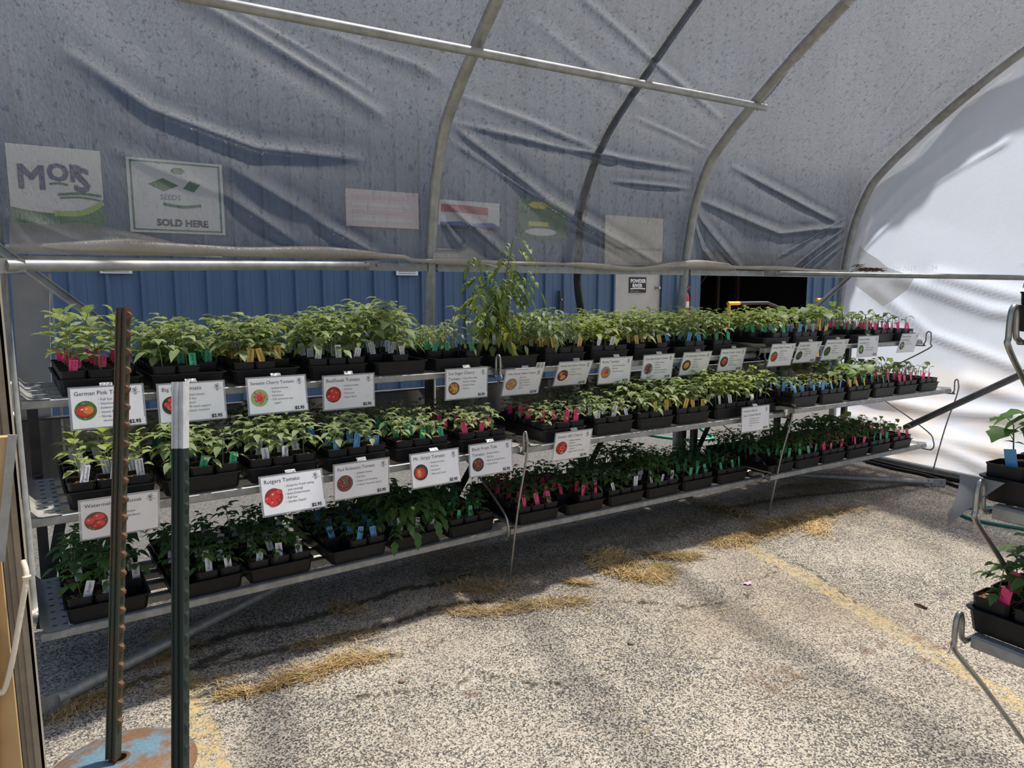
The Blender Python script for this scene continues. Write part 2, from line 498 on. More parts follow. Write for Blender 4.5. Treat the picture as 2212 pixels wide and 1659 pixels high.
def build_floor():
    xs = np.concatenate([np.arange(-14, -0.6, 1.2), np.arange(-0.6, 6.3, 0.016), np.arange(6.4, 24, 1.2)])
    ys = np.concatenate([np.arange(-8, 0.9, 0.9), np.arange(0.95, 4.3, 0.016), np.arange(4.4, 8.3, 0.4)])
    X, Y = np.meshgrid(xs, ys)
    rng = np.random.default_rng(3)
    # soft lumpy noise for ragged edges
    def lump(s, seed):
        r = np.random.default_rng(seed)
        v = 0
        for i in range(6):
            a, f, ph = r.uniform(0, 6.28), s * r.uniform(0.6, 2.4), r.uniform(0, 6.28)
            v = v + np.sin(f * (X * np.cos(a) + Y * np.sin(a)) + ph)
        return v / 6
    jag = 0.012 * lump(40, 1) + 0.010 * lump(90, 2) + 0.008 * rng.normal(size=X.shape)
    paint = np.zeros(X.shape)
    # two old parking stripes
    d = polydist(X, Y, g2((1610, 1180), (1740, 1245), (1880, 1330), (2000, 1400), (2212, 1530)))
    paint = np.maximum(paint, np.clip((0.058 + jag - d) / 0.012, 0, 1) * np.clip(0.55 + 0.55 * lump(5, 5), 0.12, 1))
    a, b = onZ(395, 1480), onZ(455, 1659)
    e = (b - a).normalized()
    d = polydist(X, Y, [tuple((a - e * 0.5)[:2]), tuple((b + e * 1.4)[:2])])
    paint = np.maximum(paint, np.clip((0.055 + jag - d) / 0.012, 0, 1) * 0.95)
    moss_dark = np.zeros(X.shape)
    cracks = [
        ([(100, 1555), (200, 1512), (300, 1472), (420, 1440), (500, 1405)], 0.035),
        ([(420, 1400), (520, 1365), (640, 1345), (760, 1308), (880, 1270), (950, 1262), (1010, 1240)], 0.040),
        ([(440, 1440), (560, 1415), (650, 1390), (770, 1365), (850, 1345), (950, 1310), (1000, 1300), (1130, 1300), (1250, 1292)], 0.028),
        ([(470, 1500), (570, 1490), (650, 1462), (760, 1422), (870, 1415)], 0.020),
        ([(1250, 1300), (1370, 1300), (1500, 1312), (1560, 1302), (1622, 1285)], 0.010),
        ([(1640, 1185), (1700, 1205), (1760, 1238), (1790, 1262), (1850, 1300)], 0.005),
        ([(780, 1505), (930, 1485), (1050, 1462)], 0.007),
        ([(1000, 1440), (1080, 1465), (1180, 1480), (1300, 1460)], 0.004),
        ([(1640, 1210), (1690, 1230), (1640, 1250)], 0.004),
        ([(1560, 1100), (1700, 1075), (1850, 1060), (1990, 1045)], 0.045),
    ]
    for pts, w in cracks:
        d = polydist(X, Y, g2(*pts))
        moss_dark = np.maximum(moss_dark, np.clip((w + 0.9 * jag - d) / (0.5 * w + 0.004), 0, 1) * 0.9)
    # soft dark band under and in front of the benches
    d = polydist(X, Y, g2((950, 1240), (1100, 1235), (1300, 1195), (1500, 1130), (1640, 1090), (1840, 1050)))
    moss_dark = np.maximum(moss_dark, np.clip((0.13 + 3 * jag - d) / 0.08, 0, 1) * 0.55)
    stain = np.zeros(X.shape)
    for (px, py, w) in [(1700, 1475, .03), (1725, 1462, .03), (1668, 1485, .03), (1634, 1466, .02), (1900, 1393, .03), (1872, 1405, .025), (1855, 1375, .015),
                        (1985, 1380, .025), (2025, 1398, .03), (1995, 1425, .025), (1830, 1388, .015), (1690, 1450, .03), (1020, 1500, .02)]:
        p = onZ(px, py)
        stain = np.maximum(stain, np.clip((w + jag - np.hypot((X - p.x) * 0.8, Y - p.y)) / 0.015, 0, 1))
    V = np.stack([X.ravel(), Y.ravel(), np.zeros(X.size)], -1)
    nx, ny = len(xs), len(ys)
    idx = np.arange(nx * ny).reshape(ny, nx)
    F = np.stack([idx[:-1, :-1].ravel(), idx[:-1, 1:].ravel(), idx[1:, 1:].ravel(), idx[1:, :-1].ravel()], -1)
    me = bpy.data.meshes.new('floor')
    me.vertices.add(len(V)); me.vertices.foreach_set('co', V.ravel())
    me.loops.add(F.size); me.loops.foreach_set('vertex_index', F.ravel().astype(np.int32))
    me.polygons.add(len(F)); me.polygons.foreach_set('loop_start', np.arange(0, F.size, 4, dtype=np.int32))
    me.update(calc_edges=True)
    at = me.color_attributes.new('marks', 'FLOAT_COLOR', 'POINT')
    C = np.stack([np.clip(paint, 0, 1).ravel(), np.clip(moss_dark, 0, 1).ravel(), np.clip(stain, 0, 1).ravel(), np.ones(X.size)], -1).astype(np.float32)
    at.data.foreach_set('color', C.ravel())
    me.materials.append(M['asphalt'])
    tag(link('floor', me), kind='structure')


build_floor()
M['yard'] = simple('dark_yard_asphalt', (0.016, 0.016, 0.017, 1), 0.9, 0, (0.075, 0.071, 0.066, 1), 60, bump=.4, obj=False)
mb = MB()
mb.add([(-14, 3.86, .004), (24, 3.86, .004), (24, 8.05, .004), (-14, 8.05, .004)], [(0, 1, 2, 3)])
tag(mb.build('ground', M['yard']), kind='structure')

# ------------------------------------------------------------------ hoop frame and film
WALLY = 3.75
RIBX = (-0.28, 1.753, 3.780, 5.69)
PROF = [(3.77, 0.0), (3.775, 0.7), (3.77, 1.25), (3.75, 1.55), (3.715, 1.80), (3.66, 2.05), (3.55, 2.30), (3.41, 2.45), (3.22, 2.605), (3.02, 2.755),
        (2.83, 2.885), (2.58, 3.04), (2.2, 3.24), (1.8, 3.41), (1.3, 3.56), (0.8, 3.66), (0.3, 3.70), (-0.2, 3.66), (-0.7, 3.56), (-1.2, 3.41), (-1.7, 3.18),
        (-2.2, 2.82), (-2.6, 2.45), (-2.9, 2.05), (-3.05, 1.6)]
prof_s = catmull([(0, y, z) for y, z in PROF], 5)
for i, (x, lab) in enumerate(zip(RIBX, ('galvanised hoop rib at the picture edge behind the near bench end',
                                        'galvanised hoop rib rising beside the tall tomato plant',
                                        'galvanised hoop rib with a chain hanging along it',
                                        'galvanised hoop rib at the end wall corner'))):
    r = empty('hoop_rib', (x, 0, 0), label=lab, cat='pipe')
    mb = MB()
    mb.tube(prof_s, 0.031, 14, upv=(1, 0, 0))
    mb.build('pipe', M['galv'], r, 40)
    mb = MB()  # swaged splice sleeve
    k = 78 if i == 2 else (72 if i == 1 else 52)
    k = {0: 50, 1: 52, 2: 48, 3: 44}[i]
    mb.tube(prof_s[k:k + 8], 0.0345, 14, upv=(1, 0, 0))
    mb.build('splice_sleeve', M['galv_dull'], r, 40)
    mb = MB()
    mb.tube([(-0.05, 3.742, 1.585), (0.05, 3.742, 1.585)], 0.005, 6)
    mb.tube([(0.035, 3.742, 1.585), (0.048, 3.742, 1.585)], 0.011, 6)
    mb.build('rail_bolt', M['wire'], r)

# arc-length table of the profile for the film
pa = np.array([[p.y, p.z] for p in catmull([(0, y, z) for y, z in PROF], 12)])
sl = np.concatenate([[0], np.cumsum(np.hypot(*np.diff(pa, axis=0).T))])


def prof_at(s):
    return np.interp(s, sl, pa[:, 0]), np.interp(s, sl, pa[:, 1])


S_LOW = float(np.interp(1.60, pa[:40, 1], sl[:40]))


def film_hit(px, py):
    """where the line of sight meets the sheet, in sheet coordinates (x, s)"""
    d = ray(px, py)
    best = None
    for t in np.linspace(2.0, 9.0, 700):
        p = CAM + d * t
        dd = np.hypot(pa[:, 0] - p.y, pa[:, 1] - p.z)
        j = int(np.argmin(dd))
        if best is None or dd[j] < best[0]: best = (dd[j], p.x, sl[j])
    return best[1], best[2]


FOLDS = [([(150, 130), (330, 250), (560, 325), (780, 352)], .050, .030), ([(400, 0), (620, 130), (830, 260)], .050, .034), ([(445, 5), (640, 110), (810, 215)], .035, .020),
         ([(990, 215), (1340, 350)], .040, .022), ([(960, 262), (1200, 440), (1430, 565)], .045, .030), ([(950, 290), (1150, 420), (1380, 556)], .035, .022),
         ([(980, 270), (1200, 320), (1345, 348), (1505, 372)], .030, .024), ([(1250, 0), (1440, 165), (1570, 270)], .035, .022), ([(1380, 262), (1540, 335)], .025, .014),
         ([(1330, 390), (1500, 412)], .022, .016), ([(960, 425), (1110, 560)], .035, .020), ([(955, 470), (1012, 545)], .03, .014), ([(1500, 425), (1700, 505), (1830, 492)], .040, .026),
         ([(1590, 362), (1815, 478)], .035, .022), ([(1510, 455), (1610, 578)], .03, .020), ([(1500, 440), (1530, 540), (1560, 580)], .025, .020),
         ([(1830, 500), (1720, 580)], .022, .016), ([(1832, 515), (1745, 580)], .02, .016), ([(1832, 475), (1690, 560)], .022, .012), ([(1832, 530), (1775, 580)], .02, .014),
         ([(2205, 120), (1990, 270), (1880, 350)], .04, .022), ([(2200, 50), (1900, 330)], .035, .016), ([(2120, 20), (1890, 290)], .03, .014), ([(690, 475), (820, 548)], .035, .020),
         ([(490, 425), (640, 525)], .04, .018), ([(30, 470), (200, 540)], .035, .016), ([(500, 360), (700, 480)], .05, .016), ([(80, 560), (-20, 430)], .03, .014),
         ([(700, 80), (900, 150), (1000, 210)], .05, .016), ([(1150, 60), (1400, 240)], .05, .014), ([(250, 330), (480, 420)], .05, .014)]


def build_film():
    x0, x1, s1 = -0.55, 5.93, sl[-1] - 0.1
    nx, ns = 520, 230
    # finer rows where the camera looks
    sv = np.concatenate([np.linspace(S_LOW, 3.9, 240), np.linspace(3.95, s1, 60)])
    xv = np.linspace(x0, x1, nx)
    X, S = np.meshgrid(xv, sv)
    H = np.zeros(X.shape)
    for pts, w, a in FOLDS:
        q = [film_hit(*p) for p in pts]
        d = polydist(X, S, q)
        # taper along the length
        A, B = np.array(q[0]), np.array(q[-1])
        L = np.hypot(*(B - A)) + 1e-9
        tt = np.clip(((X - A[0]) * (B - A)[0] + (S - A[1]) * (B - A)[1]) / L / L, 0, 1)
        tp = np.sin(PI * np.clip(tt * 0.9 + 0.05, 0, 1)) ** 0.6
        H += a * 0.55 * tp * np.exp(-(d / (w * 0.55)) ** 2) + a * 0.42 * tp * np.exp(-(d / (w * 0.24)) ** 2) - a * 0.3 * tp * np.exp(-((d - w * 1.2) / (w * 0.7)) ** 2)
    r = np.random.default_rng(5)
    for i in range(14):
        f = r.uniform(4, 16); a = r.uniform(0.3, 1.2)
        H += 0.0016 * np.sin(f * (X * math.cos(a) + S * math.sin(a)) + r.uniform(0, 6))
    # loose between hoops, snug on them
    lo = np.min(np.abs(X[..., None] - np.array(RIBX)), -1)
    H *= np.clip(lo / 0.16, 0.15, 1)
    yy, zz = prof_at(S)
    y2, z2 = prof_at(S + 0.02)
    ty, tz = y2 - yy, z2 - zz
    ln = np.hypot(ty, tz) + 1e-9
    ny_, nz_ = tz / ln, -ty / ln
    off = 0.042 + np.clip(H, -0.008, 0.05)
    P = np.stack([X, yy + ny_ * off, zz + nz_ * off], -1).reshape(-1, 3)
    n2, n1 = len(sv), nx
    idx = np.arange(n2 * n1).reshape(n2, n1)
    F = np.stack([idx[:-1, :-1].ravel(), idx[:-1, 1:].ravel(), idx[1:, 1:].ravel(), idx[1:, :-1].ravel()], -1)
    me = np_mesh('ceiling', P, F, M['film'], smooth=180)
    tag(link('ceiling', me), kind='structure')
    # hem of the sheet hanging past the end hoop
    xv = np.linspace(5.80, 5.97, 8)
    sv = np.linspace(S_LOW + 0.15, 5.5, 160)
    X, S = np.meshgrid(xv, sv)
    yy, zz = prof_at(S)
    y2, z2 = prof_at(S + 0.02)
    ty, tz = y2 - yy, z2 - zz
    ln = np.hypot(ty, tz)
    wob = 0.012 * np.sin(S * 9) + 0.008 * np.sin(S * 23 + 1)
    off = 0.055 + wob * (X - 5.80) / 0.1
    X = X + 0.02 * np.sin(S * 7 + 0.6)
    P = np.stack([X, yy + tz / ln * off, zz - ty / ln * off], -1).reshape(-1, 3)
    idx = np.arange(len(sv) * len(xv)).reshape(len(sv), len(xv))
    F = np.stack([idx[:-1, :-1].ravel(), idx[:-1, 1:].ravel(), idx[1:, 1:].ravel(), idx[1:, :-1].ravel()], -1)
    tag(link('trim_1', np_mesh('trim_1', P, F, M['film_roll'], smooth=180)), kind='structure')


build_film()


def roof_z(y):
    o = pa[:, 0].argsort()
    m = pa[:, 1] > 1.5
    q = pa[m]
    o = q[:, 0].argsort()
    return np.interp(y, q[o, 0], q[o, 1])


def build_end_wall():
    yv = np.linspace(3.79, -2.9, 200)
    tv = np.linspace(0, 1, 120)
    Y, Tt = np.meshgrid(yv, tv)
    Z = Tt * (roof_z(Y) + 0.02)
    r = np.random.default_rng(8)
    W = np.zeros(Y.shape)
    for a, w, pts in [(.03, .05, [(3.3, 1.55), (2.6, 1.30), (2.0, 1.22)]), (.03, .05, [(3.0, 1.56), (2.4, 1.40), (1.6, 1.30)]), (.025, .04, [(3.55, 1.5), (3.0, 1.1), (2.4, .9)]),
                      (.03, .05, [(3.7, .55), (3.0, .50), (2.2, .55)]), (.03, .06, [(3.7, .35), (3.1, .30), (2.3, .25)]), (.03, .05, [(3.5, .12), (2.9, .2), (2.4, .1)]),
                      (.025, .04, [(3.7, 1.9), (3.3, 2.3), (2.8, 2.6)]), (.02, .03, [(3.65, 1.75), (3.2, 2.2), (2.6, 2.5)]), (.03, .06, [(2.7, .75), (2.0, .6)])]:
        W += a * np.exp(-(polydist(Y, Z, pts) / w) ** 2)
    for i in range(10):
        f, a = r.uniform(2, 9), r.uniform(0, 3)
        W += 0.003 * np.sin(f * (Y * math.cos(a) + Z * math.sin(a)) + r.uniform(0, 6))
    W += 0.05 * np.clip(1 - Z / 0.5, 0, 1) * np.sin(Y * 5)
    X = 5.735 + np.clip(W, -0.002, 0.09)
    P = np.stack([X, Y, Z], -1).reshape(-1, 3)
    idx = np.arange(Y.size).reshape(Y.shape)
    F = np.stack([idx[:-1, :-1].ravel(), idx[:-1, 1:].ravel(), idx[1:, 1:].ravel(), idx[1:, :-1].ravel()], -1)
    tag(link('wall_end', np_mesh('wall_end', P, F, M['film_end'], smooth=180)), kind='structure')
    # date stamp printed on the sheet
    mb = MB()
    p = onX(1924, 587, 5.70)
    for body, y0 in (('29JUN17', p.y), ('S4', onX(2007, 590, 5.70).y), ('/A/', onX(2192, 592, 5.70).y)):
        V, F = text_geo(body, 0.052, bold=0.0012)
        mb.add([(5.722, y0 - a, p.z + 0.006 + b) for a, b, c in V], F, 0)
    o = mb.build('printed_stamp', film_mat('stamp_white', 0.0, (0.95, 0.97, 0.97, 1), 0.62, 0.02, streaks=False, bump=.05))
    tag(o, 'white date stamp lettering printed on the end wall plastic', 'lettering')
    # base pipe and folded plastic along the foot of the wall
    o = MB()
    o.tube([(5.69, 3.7, 0.03), (5.68, 1.0, 0.03), (5.68, -2.5, 0.03)], 0.03, 10)
    tag(o.build('trim_2', M['galv_dull'], smooth=40), kind='structure')
    o = MB()
    pts = [(5.60 + 0.02 * math.sin(y * 6), y, 0.02) for y in np.linspace(3.6, -2, 40)]
    o.tube(pts, 0.018, 8)
    tag(o.build('irrigation_pipe', M['rubber'], smooth=40), 'black water pipe lying along the foot of the end wall', 'pipe')


build_end_wall()


def pipe(name, pts, r, mat, label, cat='pipe', seg=12, parts=None):
    mb = MB()
    mb.tube(pts, r, seg)
    return tag(mb.build(name, mat, smooth=40), label, cat)


# purlin under the hoops
a, b = onX(466, 3, 0.55), onX(1637, 230, 3.86)
a = Vector((0.53, 3.075, 2.555)); b = Vector((3.86, 3.16, 2.61))
pl = empty('purlin_pipe', b, label='long galvanised purlin pipe crossing under the hoops overhead', cat='pipe')
mb = MB()
a = Vector((-1.2, 3.03, 2.53)) - b
mb.tube([a, (0, 0, 0)], 0.0215, 12)
mb.build('pipe', M['galv'], pl, 40)
mb = MB()
for x in (RIBX[2], RIBX[1]):
    t_ = (x - b.x) / a.x
    p = a * t_
    mb.tube([p + Vector((0, 0, -0.03)), p + Vector((0, 0.02, 0.05))], 0.005, 6)
mb.build('bolt', M['wire'], pl)

# side rail: slotted channel between hoops, with the corner braces
rail = empty('side_rail', (0, 0, 0), label='galvanised slotted side rail running between the hoop ribs', cat='rail')
for j in range(3):
    mb = MB()
    x0, x1 = RIBX[j] + 0.034, RIBX[j + 1] - 0.034
    pr = [(-0.004, 0.021), (0.018, 0.021), (0.018, 0.014), (0.0, 0.010), (0.0, -0.010), (0.018, -0.014), (0.018, -0.021), (-0.004, -0.021)]
    mb.tube([(x0, 3.725, 1.575), (x1, 3.725, 1.575)], 0, prof=[(-p[0], p[1]) for p in pr], upv=(0, 0, 1))
    mb.build('channel', M['galv'], rail)
    mb = MB()
    for k in range(9):
        x = x0 + (x1 - x0) * (k + 0.5) / 9
        mb.tube([(x, 3.7285, 1.575), (x, 3.7325, 1.575)], 0.005, 8)
    mb.build('slot', M['dark'], rail)


def brace(name, p0, p1, r, label, mat='galv'):
    """tube with a flattened bolted end"""
    p0, p1 = Vector(p0), Vector(p1)
    o = empty(name, p0, label=label, cat='pipe')
    d = (p1 - p0)
    u = d.normalized()
    mb = MB()
    mb.tube([u * 0.07, d - u * 0.05], r, 12)
    mb.build('tube', M[mat], o, 40)
    for q, s in ((Vector((0, 0, 0)), 1), (d, -1)):
        mb = MB()
        w = r * 1.25
        side = u.cross(Vector((0, 0, 1))).normalized() if abs(u.z) < 0.9 else Vector((1, 0, 0))
        zz = side.cross(u)
        P = []
        for k, (t, hw, th) in enumerate([(-0.02, w, 0.004), (0.06, w, 0.004), (0.10, r * 1.02, r * 0.95)]):
            c = q + u * (t * s)
            P += [c + zz * hw + side * th, c + zz * hw - side * th, c - zz * hw - side * th, c - zz * hw + side * th]
        F = [(0, 1, 2, 3), (8, 11, 10, 9)]
        for k in range(2):
            for e in range(4):
                F.append((k * 4 + e, k * 4 + (e + 1) % 4, k * 4 + 4 + (e + 1) % 4, k * 4 + 4 + e))
        mb.add(P, F)
        mb.tube([q - side * 0.016, q + side * 0.016], 0.008, 6)
        mb.build('flattened_end', M['galv_dull'], o)
    return o


brace('corner_brace', (1.40, 3.685, 1.581), onX(-24, 574, -0.235), 0.020, 'pale galvanised corner brace tube before the rolled plastic at eye level')
brace('corner_brace', (4.60, 3.680, 1.577), onX(2560, 606, 5.62), 0.0175, 'grey galvanised corner brace tube across the white end wall')
# knee braces from the hoops down to the ground rail (open channel)
def knee(p0, p1, label):
    p0, p1 = Vector(p0), Vector(p1)
    o = MB()
    w, h = 0.017, 0.014
    pr = [(-w, h), (-w + 0.003, h), (-w + 0.003, -h + 0.003), (w - 0.003, -h + 0.003), (w - 0.003, h), (w, h), (w, -h), (-w, -h)]
    o.tube([p0, p1], 0, prof=pr, upv=(0, -1, 0.3))
    tag(o.build('knee_brace', M['galv']), label, 'brace')


knee(onY(-14, 528, 3.66), onY(262, 728, 3.66), 'galvanised channel brace slanting down across the grey panel')
knee(onY(1842, 590, 3.62), onY(1735, 688, 3.62), 'galvanised channel brace slanting down from the corner hoop')
# ground corner braces
brace('ground_brace', onZ(78, 1533, 0.035), onZ(640, 1247, 0.035), 0.022, 'grey galvanised ground brace under the near bench', 'galv_dull')
brace('ground_brace', onZ(2036, 1043, 0.03), onZ(1690, 1024, 0.03), 0.022, 'grey galvanised ground brace at the end wall corner', 'galv_dull')
pipe('dark_strut', [onX(1955, 924, 5.5), onX(2330, 752, 5.5)], 0.024, M['galv_dark'], 'dark slanting strut in front of the white end wall')

# black pipe arched outside the sheet
P = [(3.83, 1.0), (3.80, 1.24), (3.80, 1.42), (3.815, 1.56), (3.795, 1.80), (3.74, 2.05), (3.62, 2.31), (3.47, 2.48), (3.27, 2.64), (3.06, 2.80), (2.86, 2.94), (2.60, 3.10), (2.2, 3.31), (1.8, 3.48), (1.3, 3.63), (0.8, 3.73)]
hp = catmull([(2.9 + (0.03 if z < 1.3 else 0), y + 0.052, z + (.012 if z > 1.7 else 0)) for y, z in P], 5)
mb = MB()
mb.tube(hp, 0.026, 10, upv=(1, 0, 0))
tag(mb.build('outer_strap', M['rubber'], smooth=60), 'black strap pipe arching over the outside of the plastic', 'pipe')

# chain hanging along the third hoop
ch = empty('hanging_chain', onX(1722, 122, 3.82), label='short steel chain hanging beside the hoop and purlin end', cat='chain')
p0, p1 = onX(1722, 122, 3.82), onX(1645, 222, 3.84)
n = 24
mb = MB()
for i in range(n):
    c = p0.lerp(p1, i / (n - 1)) - p0
    c.z -= 0.02 * math.sin(PI * i / (n - 1))
    d = (p1 - p0).normalized()
    s = Vector((1, 0, 0)) if i % 2 else d.cross(Vector((1, 0, 0))).normalized()
    L = (p1 - p0).length / n
    mb.tube([c + d * (L * 0.75 * math.cos(a)) + s * (L * 0.36 * math.sin(a)) for a in np.linspace(0, 2 * PI, 9)], 0.0022, 5, caps=False)
mb.build('links', M['wire'], ch, 60)

# rolled-up plastic lying along the rail
def roll():
    mb = MB()
    pts, rs = [], []
    r = np.random.default_rng(2)
    for x in np.linspace(-0.24, 5.62, 150):
        sag = 0.014 * math.sin(x * 2.1) + 0.008 * math.sin(x * 5.3 + 1)
        fat = 0.020 + 0.010 * math.sin(x * 1.7 + 0.6) + 0.006 * math.sin(x * 7)
        if x > 4.2: fat *= 0.55
        bump_ = 0.028 * math.exp(-((x - 3.25) / 0.35) ** 2)
        pts.append((x, 3.685, 1.612 + sag * 0.5 + (0.012 if x < 1.6 else 0) + fat * 0.3 - bump_))
        rs.append(max(0.010, fat))
    mb.tube(pts, rs, 9)
    o = mb.build('rolled_curtain', M['film_roll'], smooth=60)
    tag(o, 'rolled up dirty plastic side curtain lying along the side rail', 'curtain')
    # torn edges standing above the roll
    tops = [[(20, 478), (120, 485), (160, 480), (230, 490), (330, 512), (400, 528), (480, 540)], [(935, 535), (985, 538), (1015, 533), (1040, 552), (1080, 572)],
            [(1385, 578), (1430, 565), (1475, 561), (1530, 563), (1590, 574)]]
    base = [[(20, 548), (120, 550), (160, 550), (230, 552), (330, 552), (400, 554), (480, 556)], [(935, 560), (985, 563), (1015, 565), (1040, 570), (1080, 578)],
            [(1385, 584), (1430, 583), (1475, 582), (1530, 582), (1590, 583)]]
    labs = ['pale torn plastic flap standing on the rail above the grey panel', 'small torn plastic flap beside the tall tomato plant', 'pale loose plastic flap bunched at the chain hoop']
    for tp, bs, lb in zip(tops, base, labs):
        t3 = [onY(a, b, 3.735) for a, b in tp]
        b3 = [onY(a, b, 3.655) for a, b in bs]
        mb = MB()
        V, F = [], []
        R0 = 8
        tt, bb = catmull(t3, 5), catmull(b3, 5)
        for i, (p, q) in enumerate(zip(tt, bb)):
            for k in range(R0):
                f = k / (R0 - 1)
                v = q.lerp(p, f)
                v.y -= 0.012 * math.sin(PI * f) * (0.6 + 0.4 * math.sin(i * 0.5))
                V.append(v)
        for i in range(len(tt) - 1):
            for k in range(R0 - 1):
                F.append((i * R0 + k, (i + 1) * R0 + k, (i + 1) * R0 + k + 1, i * R0 + k + 1))
        mb.add(V, F)
        tag(mb.build('torn_flap', M['film_torn'], smooth=180), lb, 'plastic sheet')
    # loose flap at the end wall corner, with dry grass caught on the rail
    mb = MB()
    out = [(1858, 530), (1872, 545), (1895, 560), (1920, 578), (1975, 598), (1960, 625), (1930, 650), (1905, 662), (1880, 640), (1850, 618), (1845, 590)]
    c = onX(1890, 600, 5.60)
    ring = [onX(a, b, 5.64 + 0.03 * math.sin(i * 1.7)) for i, (a, b) in enumerate(out)]
    V = [c]
    F = []
    for f in (0.5, 1.0):
        for i, p in enumerate(ring):
            q = c.lerp(p, f)
            q.x += 0.015 * math.sin(i * 2.3 + f * 4)
            V.append(q)
    n = len(ring)
    for i in range(n):
        F.append((0, 1 + i, 1 + (i + 1) % n))
        F.append((1 + i, 1 + n + i, 1 + n + (i + 1) % n, 1 + (i + 1) % n))
    mb.add(V, F)
    tag(mb.build('torn_flap', M['film_torn'], smooth=180), 'cream torn plastic flap hanging at the end wall corner', 'plastic sheet')
    mb = MB()
    for i in range(120):
        x = R_.uniform(1848, 1905)
        p = onX(x, 583 + R_.uniform(-3, 3) - (10 if x < 1860 else 0) * R_.random(), 5.58)
        d = Vector((R_.uniform(-.01, .01), R_.uniform(-.06, .06), R_.uniform(-.012, .012)))
        mb.tube([p - d, p + d * 0.2 + Vector((0, 0, 0.004)), p + d], 0.0015, 3)
    tag(mb.build('dry_grass', M['soft_brown']), 'wisp of dry brown grass caught on the end rail', 'dry grass', kind='stuff')


roll()

# woven skirt along the lower side
mb = MB()
V, F = [], []
xs = np.linspace(-0.3, 5.72, 120)
for x in xs:
    for k in range(8):
        z = 0.45 + 0.41 * k / 7 + 0.012 * math.sin(x * 3) * (1 - k / 7)
        V.append((x, 3.84 + 0.012 * math.sin(x * 11 + k * 0.4) + 0.006 * math.sin(x * 31), z))
for i in range(len(xs) - 1):
    for k in range(7):
        F.append((i * 8 + k, (i + 1) * 8 + k, (i + 1) * 8 + k + 1, i * 8 + k + 1))
mb.add(V, F)
tag(mb.build('wall_side', M['skirt'], smooth=180), kind='structure')
mb = MB()
mb.tube([(-0.3, 3.84, 0.862), (5.72, 3.84, 0.862)], 0.007, 8)
mb.tube([(-0.3, 3.82, 0.05), (5.68, 3.82, 0.05)], 0.02, 8)
tag(mb.build('trim_3', M['black_steel'], smooth=40), kind='structure')

# grey sheet metal panel by the near corner post
mb = MB()
a, b = onY(24, 592, 3.86), onY(106, 592, 3.86)
c, d = onY(50, 1000, 3.86), onY(114, 1000, 3.86)
V = [a, b, d, c]
mb.add([p for p in V] + [p + Vector((0, 0.05, 0)) for p in V], [(0, 3, 2, 1), (4, 5, 6, 7), (0, 1, 5, 4), (1, 2, 6, 5), (2, 3, 7, 6), (3, 0, 4, 7)])
M['panel'] = simple('grey_sheet_metal', (0.27, 0.285, 0.30, 1), 0.5, 0.2, (0.36, 0.37, 0.385, 1), 5)
gp = mb.build('metal_panel', M['panel'])
tag(gp, 'grey sheet metal panel beside the near corner post', 'panel')
mb = MB()
mb.span((b.x - 0.004, 3.845, d.z), (b.x + 0.006, 3.86, b.z))
mb.build('edge_strip', M['galv'], gp)

# ------------------------------------------------------------------ building behind
BY = 8.0
def wall_strip(mb, x0, x1, z0, z1):
    pts = []
    x = math.floor(x0 / 0.305) * 0.305
    while x < x1 + 0.31:
        pts += [(x, 0.0), (x + 0.085, 0.0), (x + 0.092, 0.004), (x + 0.10, 0.004), (x + 0.107, 0), (x + 0.175, 0), (x + 0.182, 0.004), (x + 0.19, 0.004), (x + 0.197, 0), (x + 0.235, 0.0), (x + 0.252, 0.032), (x + 0.282, 0.032), (x + 0.3, 0)]
        x += 0.305
    pts = [(min(max(a, x0), x1), b) for a, b in pts if a > x0 - 0.31 and a < x1 + 0.31]
    V = []
    for a, b in pts: V += [(a, BY - b, z0), (a, BY - b, z1)]
    mb.add(V, [(2 * i, 2 * i + 2, 2 * i + 3, 2 * i + 1) for i in range(len(pts) - 1) if pts[i + 1][0] - pts[i][0] > 1e-6])


DX0, DX1 = onY(1325, 640, BY).x, onY(1425.5, 640, BY).x
BX0, BX1 = onY(1512, 640, BY).x, onY(1742, 640, BY).x
mb = MB()
wall_strip(mb, -8, DX0, 0.16, 9.0)
wall_strip(mb, DX1, BX0, 0.16, 9.0)
wall_strip(mb, BX1, 45, 0.16, 9.0)
wall_strip(mb, DX0, DX1, 2.02, 9.0)
wall_strip(mb, BX0, BX1, 2.05, 9.0)
tag(mb.build('wall_back', M['blue']), kind='structure')
mb = MB()
mb.span((-8, BY - 0.04, 0), (BX0, BY + 0.1, 0.16))
mb.span((BX1, BY - 0.04, 0), (17, BY + 0.1, 0.16))
tag(mb.build('baseboard_back', M['concrete']), kind='structure')
mb = MB()
mb.span((DX0 + 0.005, BY + 0.0, 0.16), (DX1 - 0.005, BY + 0.04, 2.015))
d1 = mb.build('door_1', M['white_door'])
tag(d1, kind='structure')
mb = MB()
for a, b in ((DX0 - 0.03, DX0), (DX1, DX1 + 0.03)): mb.span((a, BY - 0.045, 0.16), (b, BY + 0.02, 2.05))
mb.span((DX0 - 0.03, BY - 0.045, 2.02), (DX1 + 0.03, BY + 0.02, 2.06))
tag(mb.build('trim_4', M['blue']), kind='structure')
p = onY(1418, 622, BY)
mb = MB()
mb.tube([(p.x, BY - 0.0, p.z), (p.x, BY - 0.045, p.z)], 0.013, 10)
mb.lathe((p.x, BY - 0.045, p.z), [(0.0, 0.03), (0.022, 0.026), (0.03, 0.012), (0.026, 0.0), (0.012, -0.006)], 14, 0, Matrix.Rotation(PI / 2, 3, 'X'))
mb.lathe((p.x, BY - 0.001, p.z), [(0.0, 0.006), (0.034, 0.005), (0.036, 0)], 16, 0, Matrix.Rotation(PI / 2, 3, 'X'))
mb.build('door_knob', M['wire'], d1, 50)
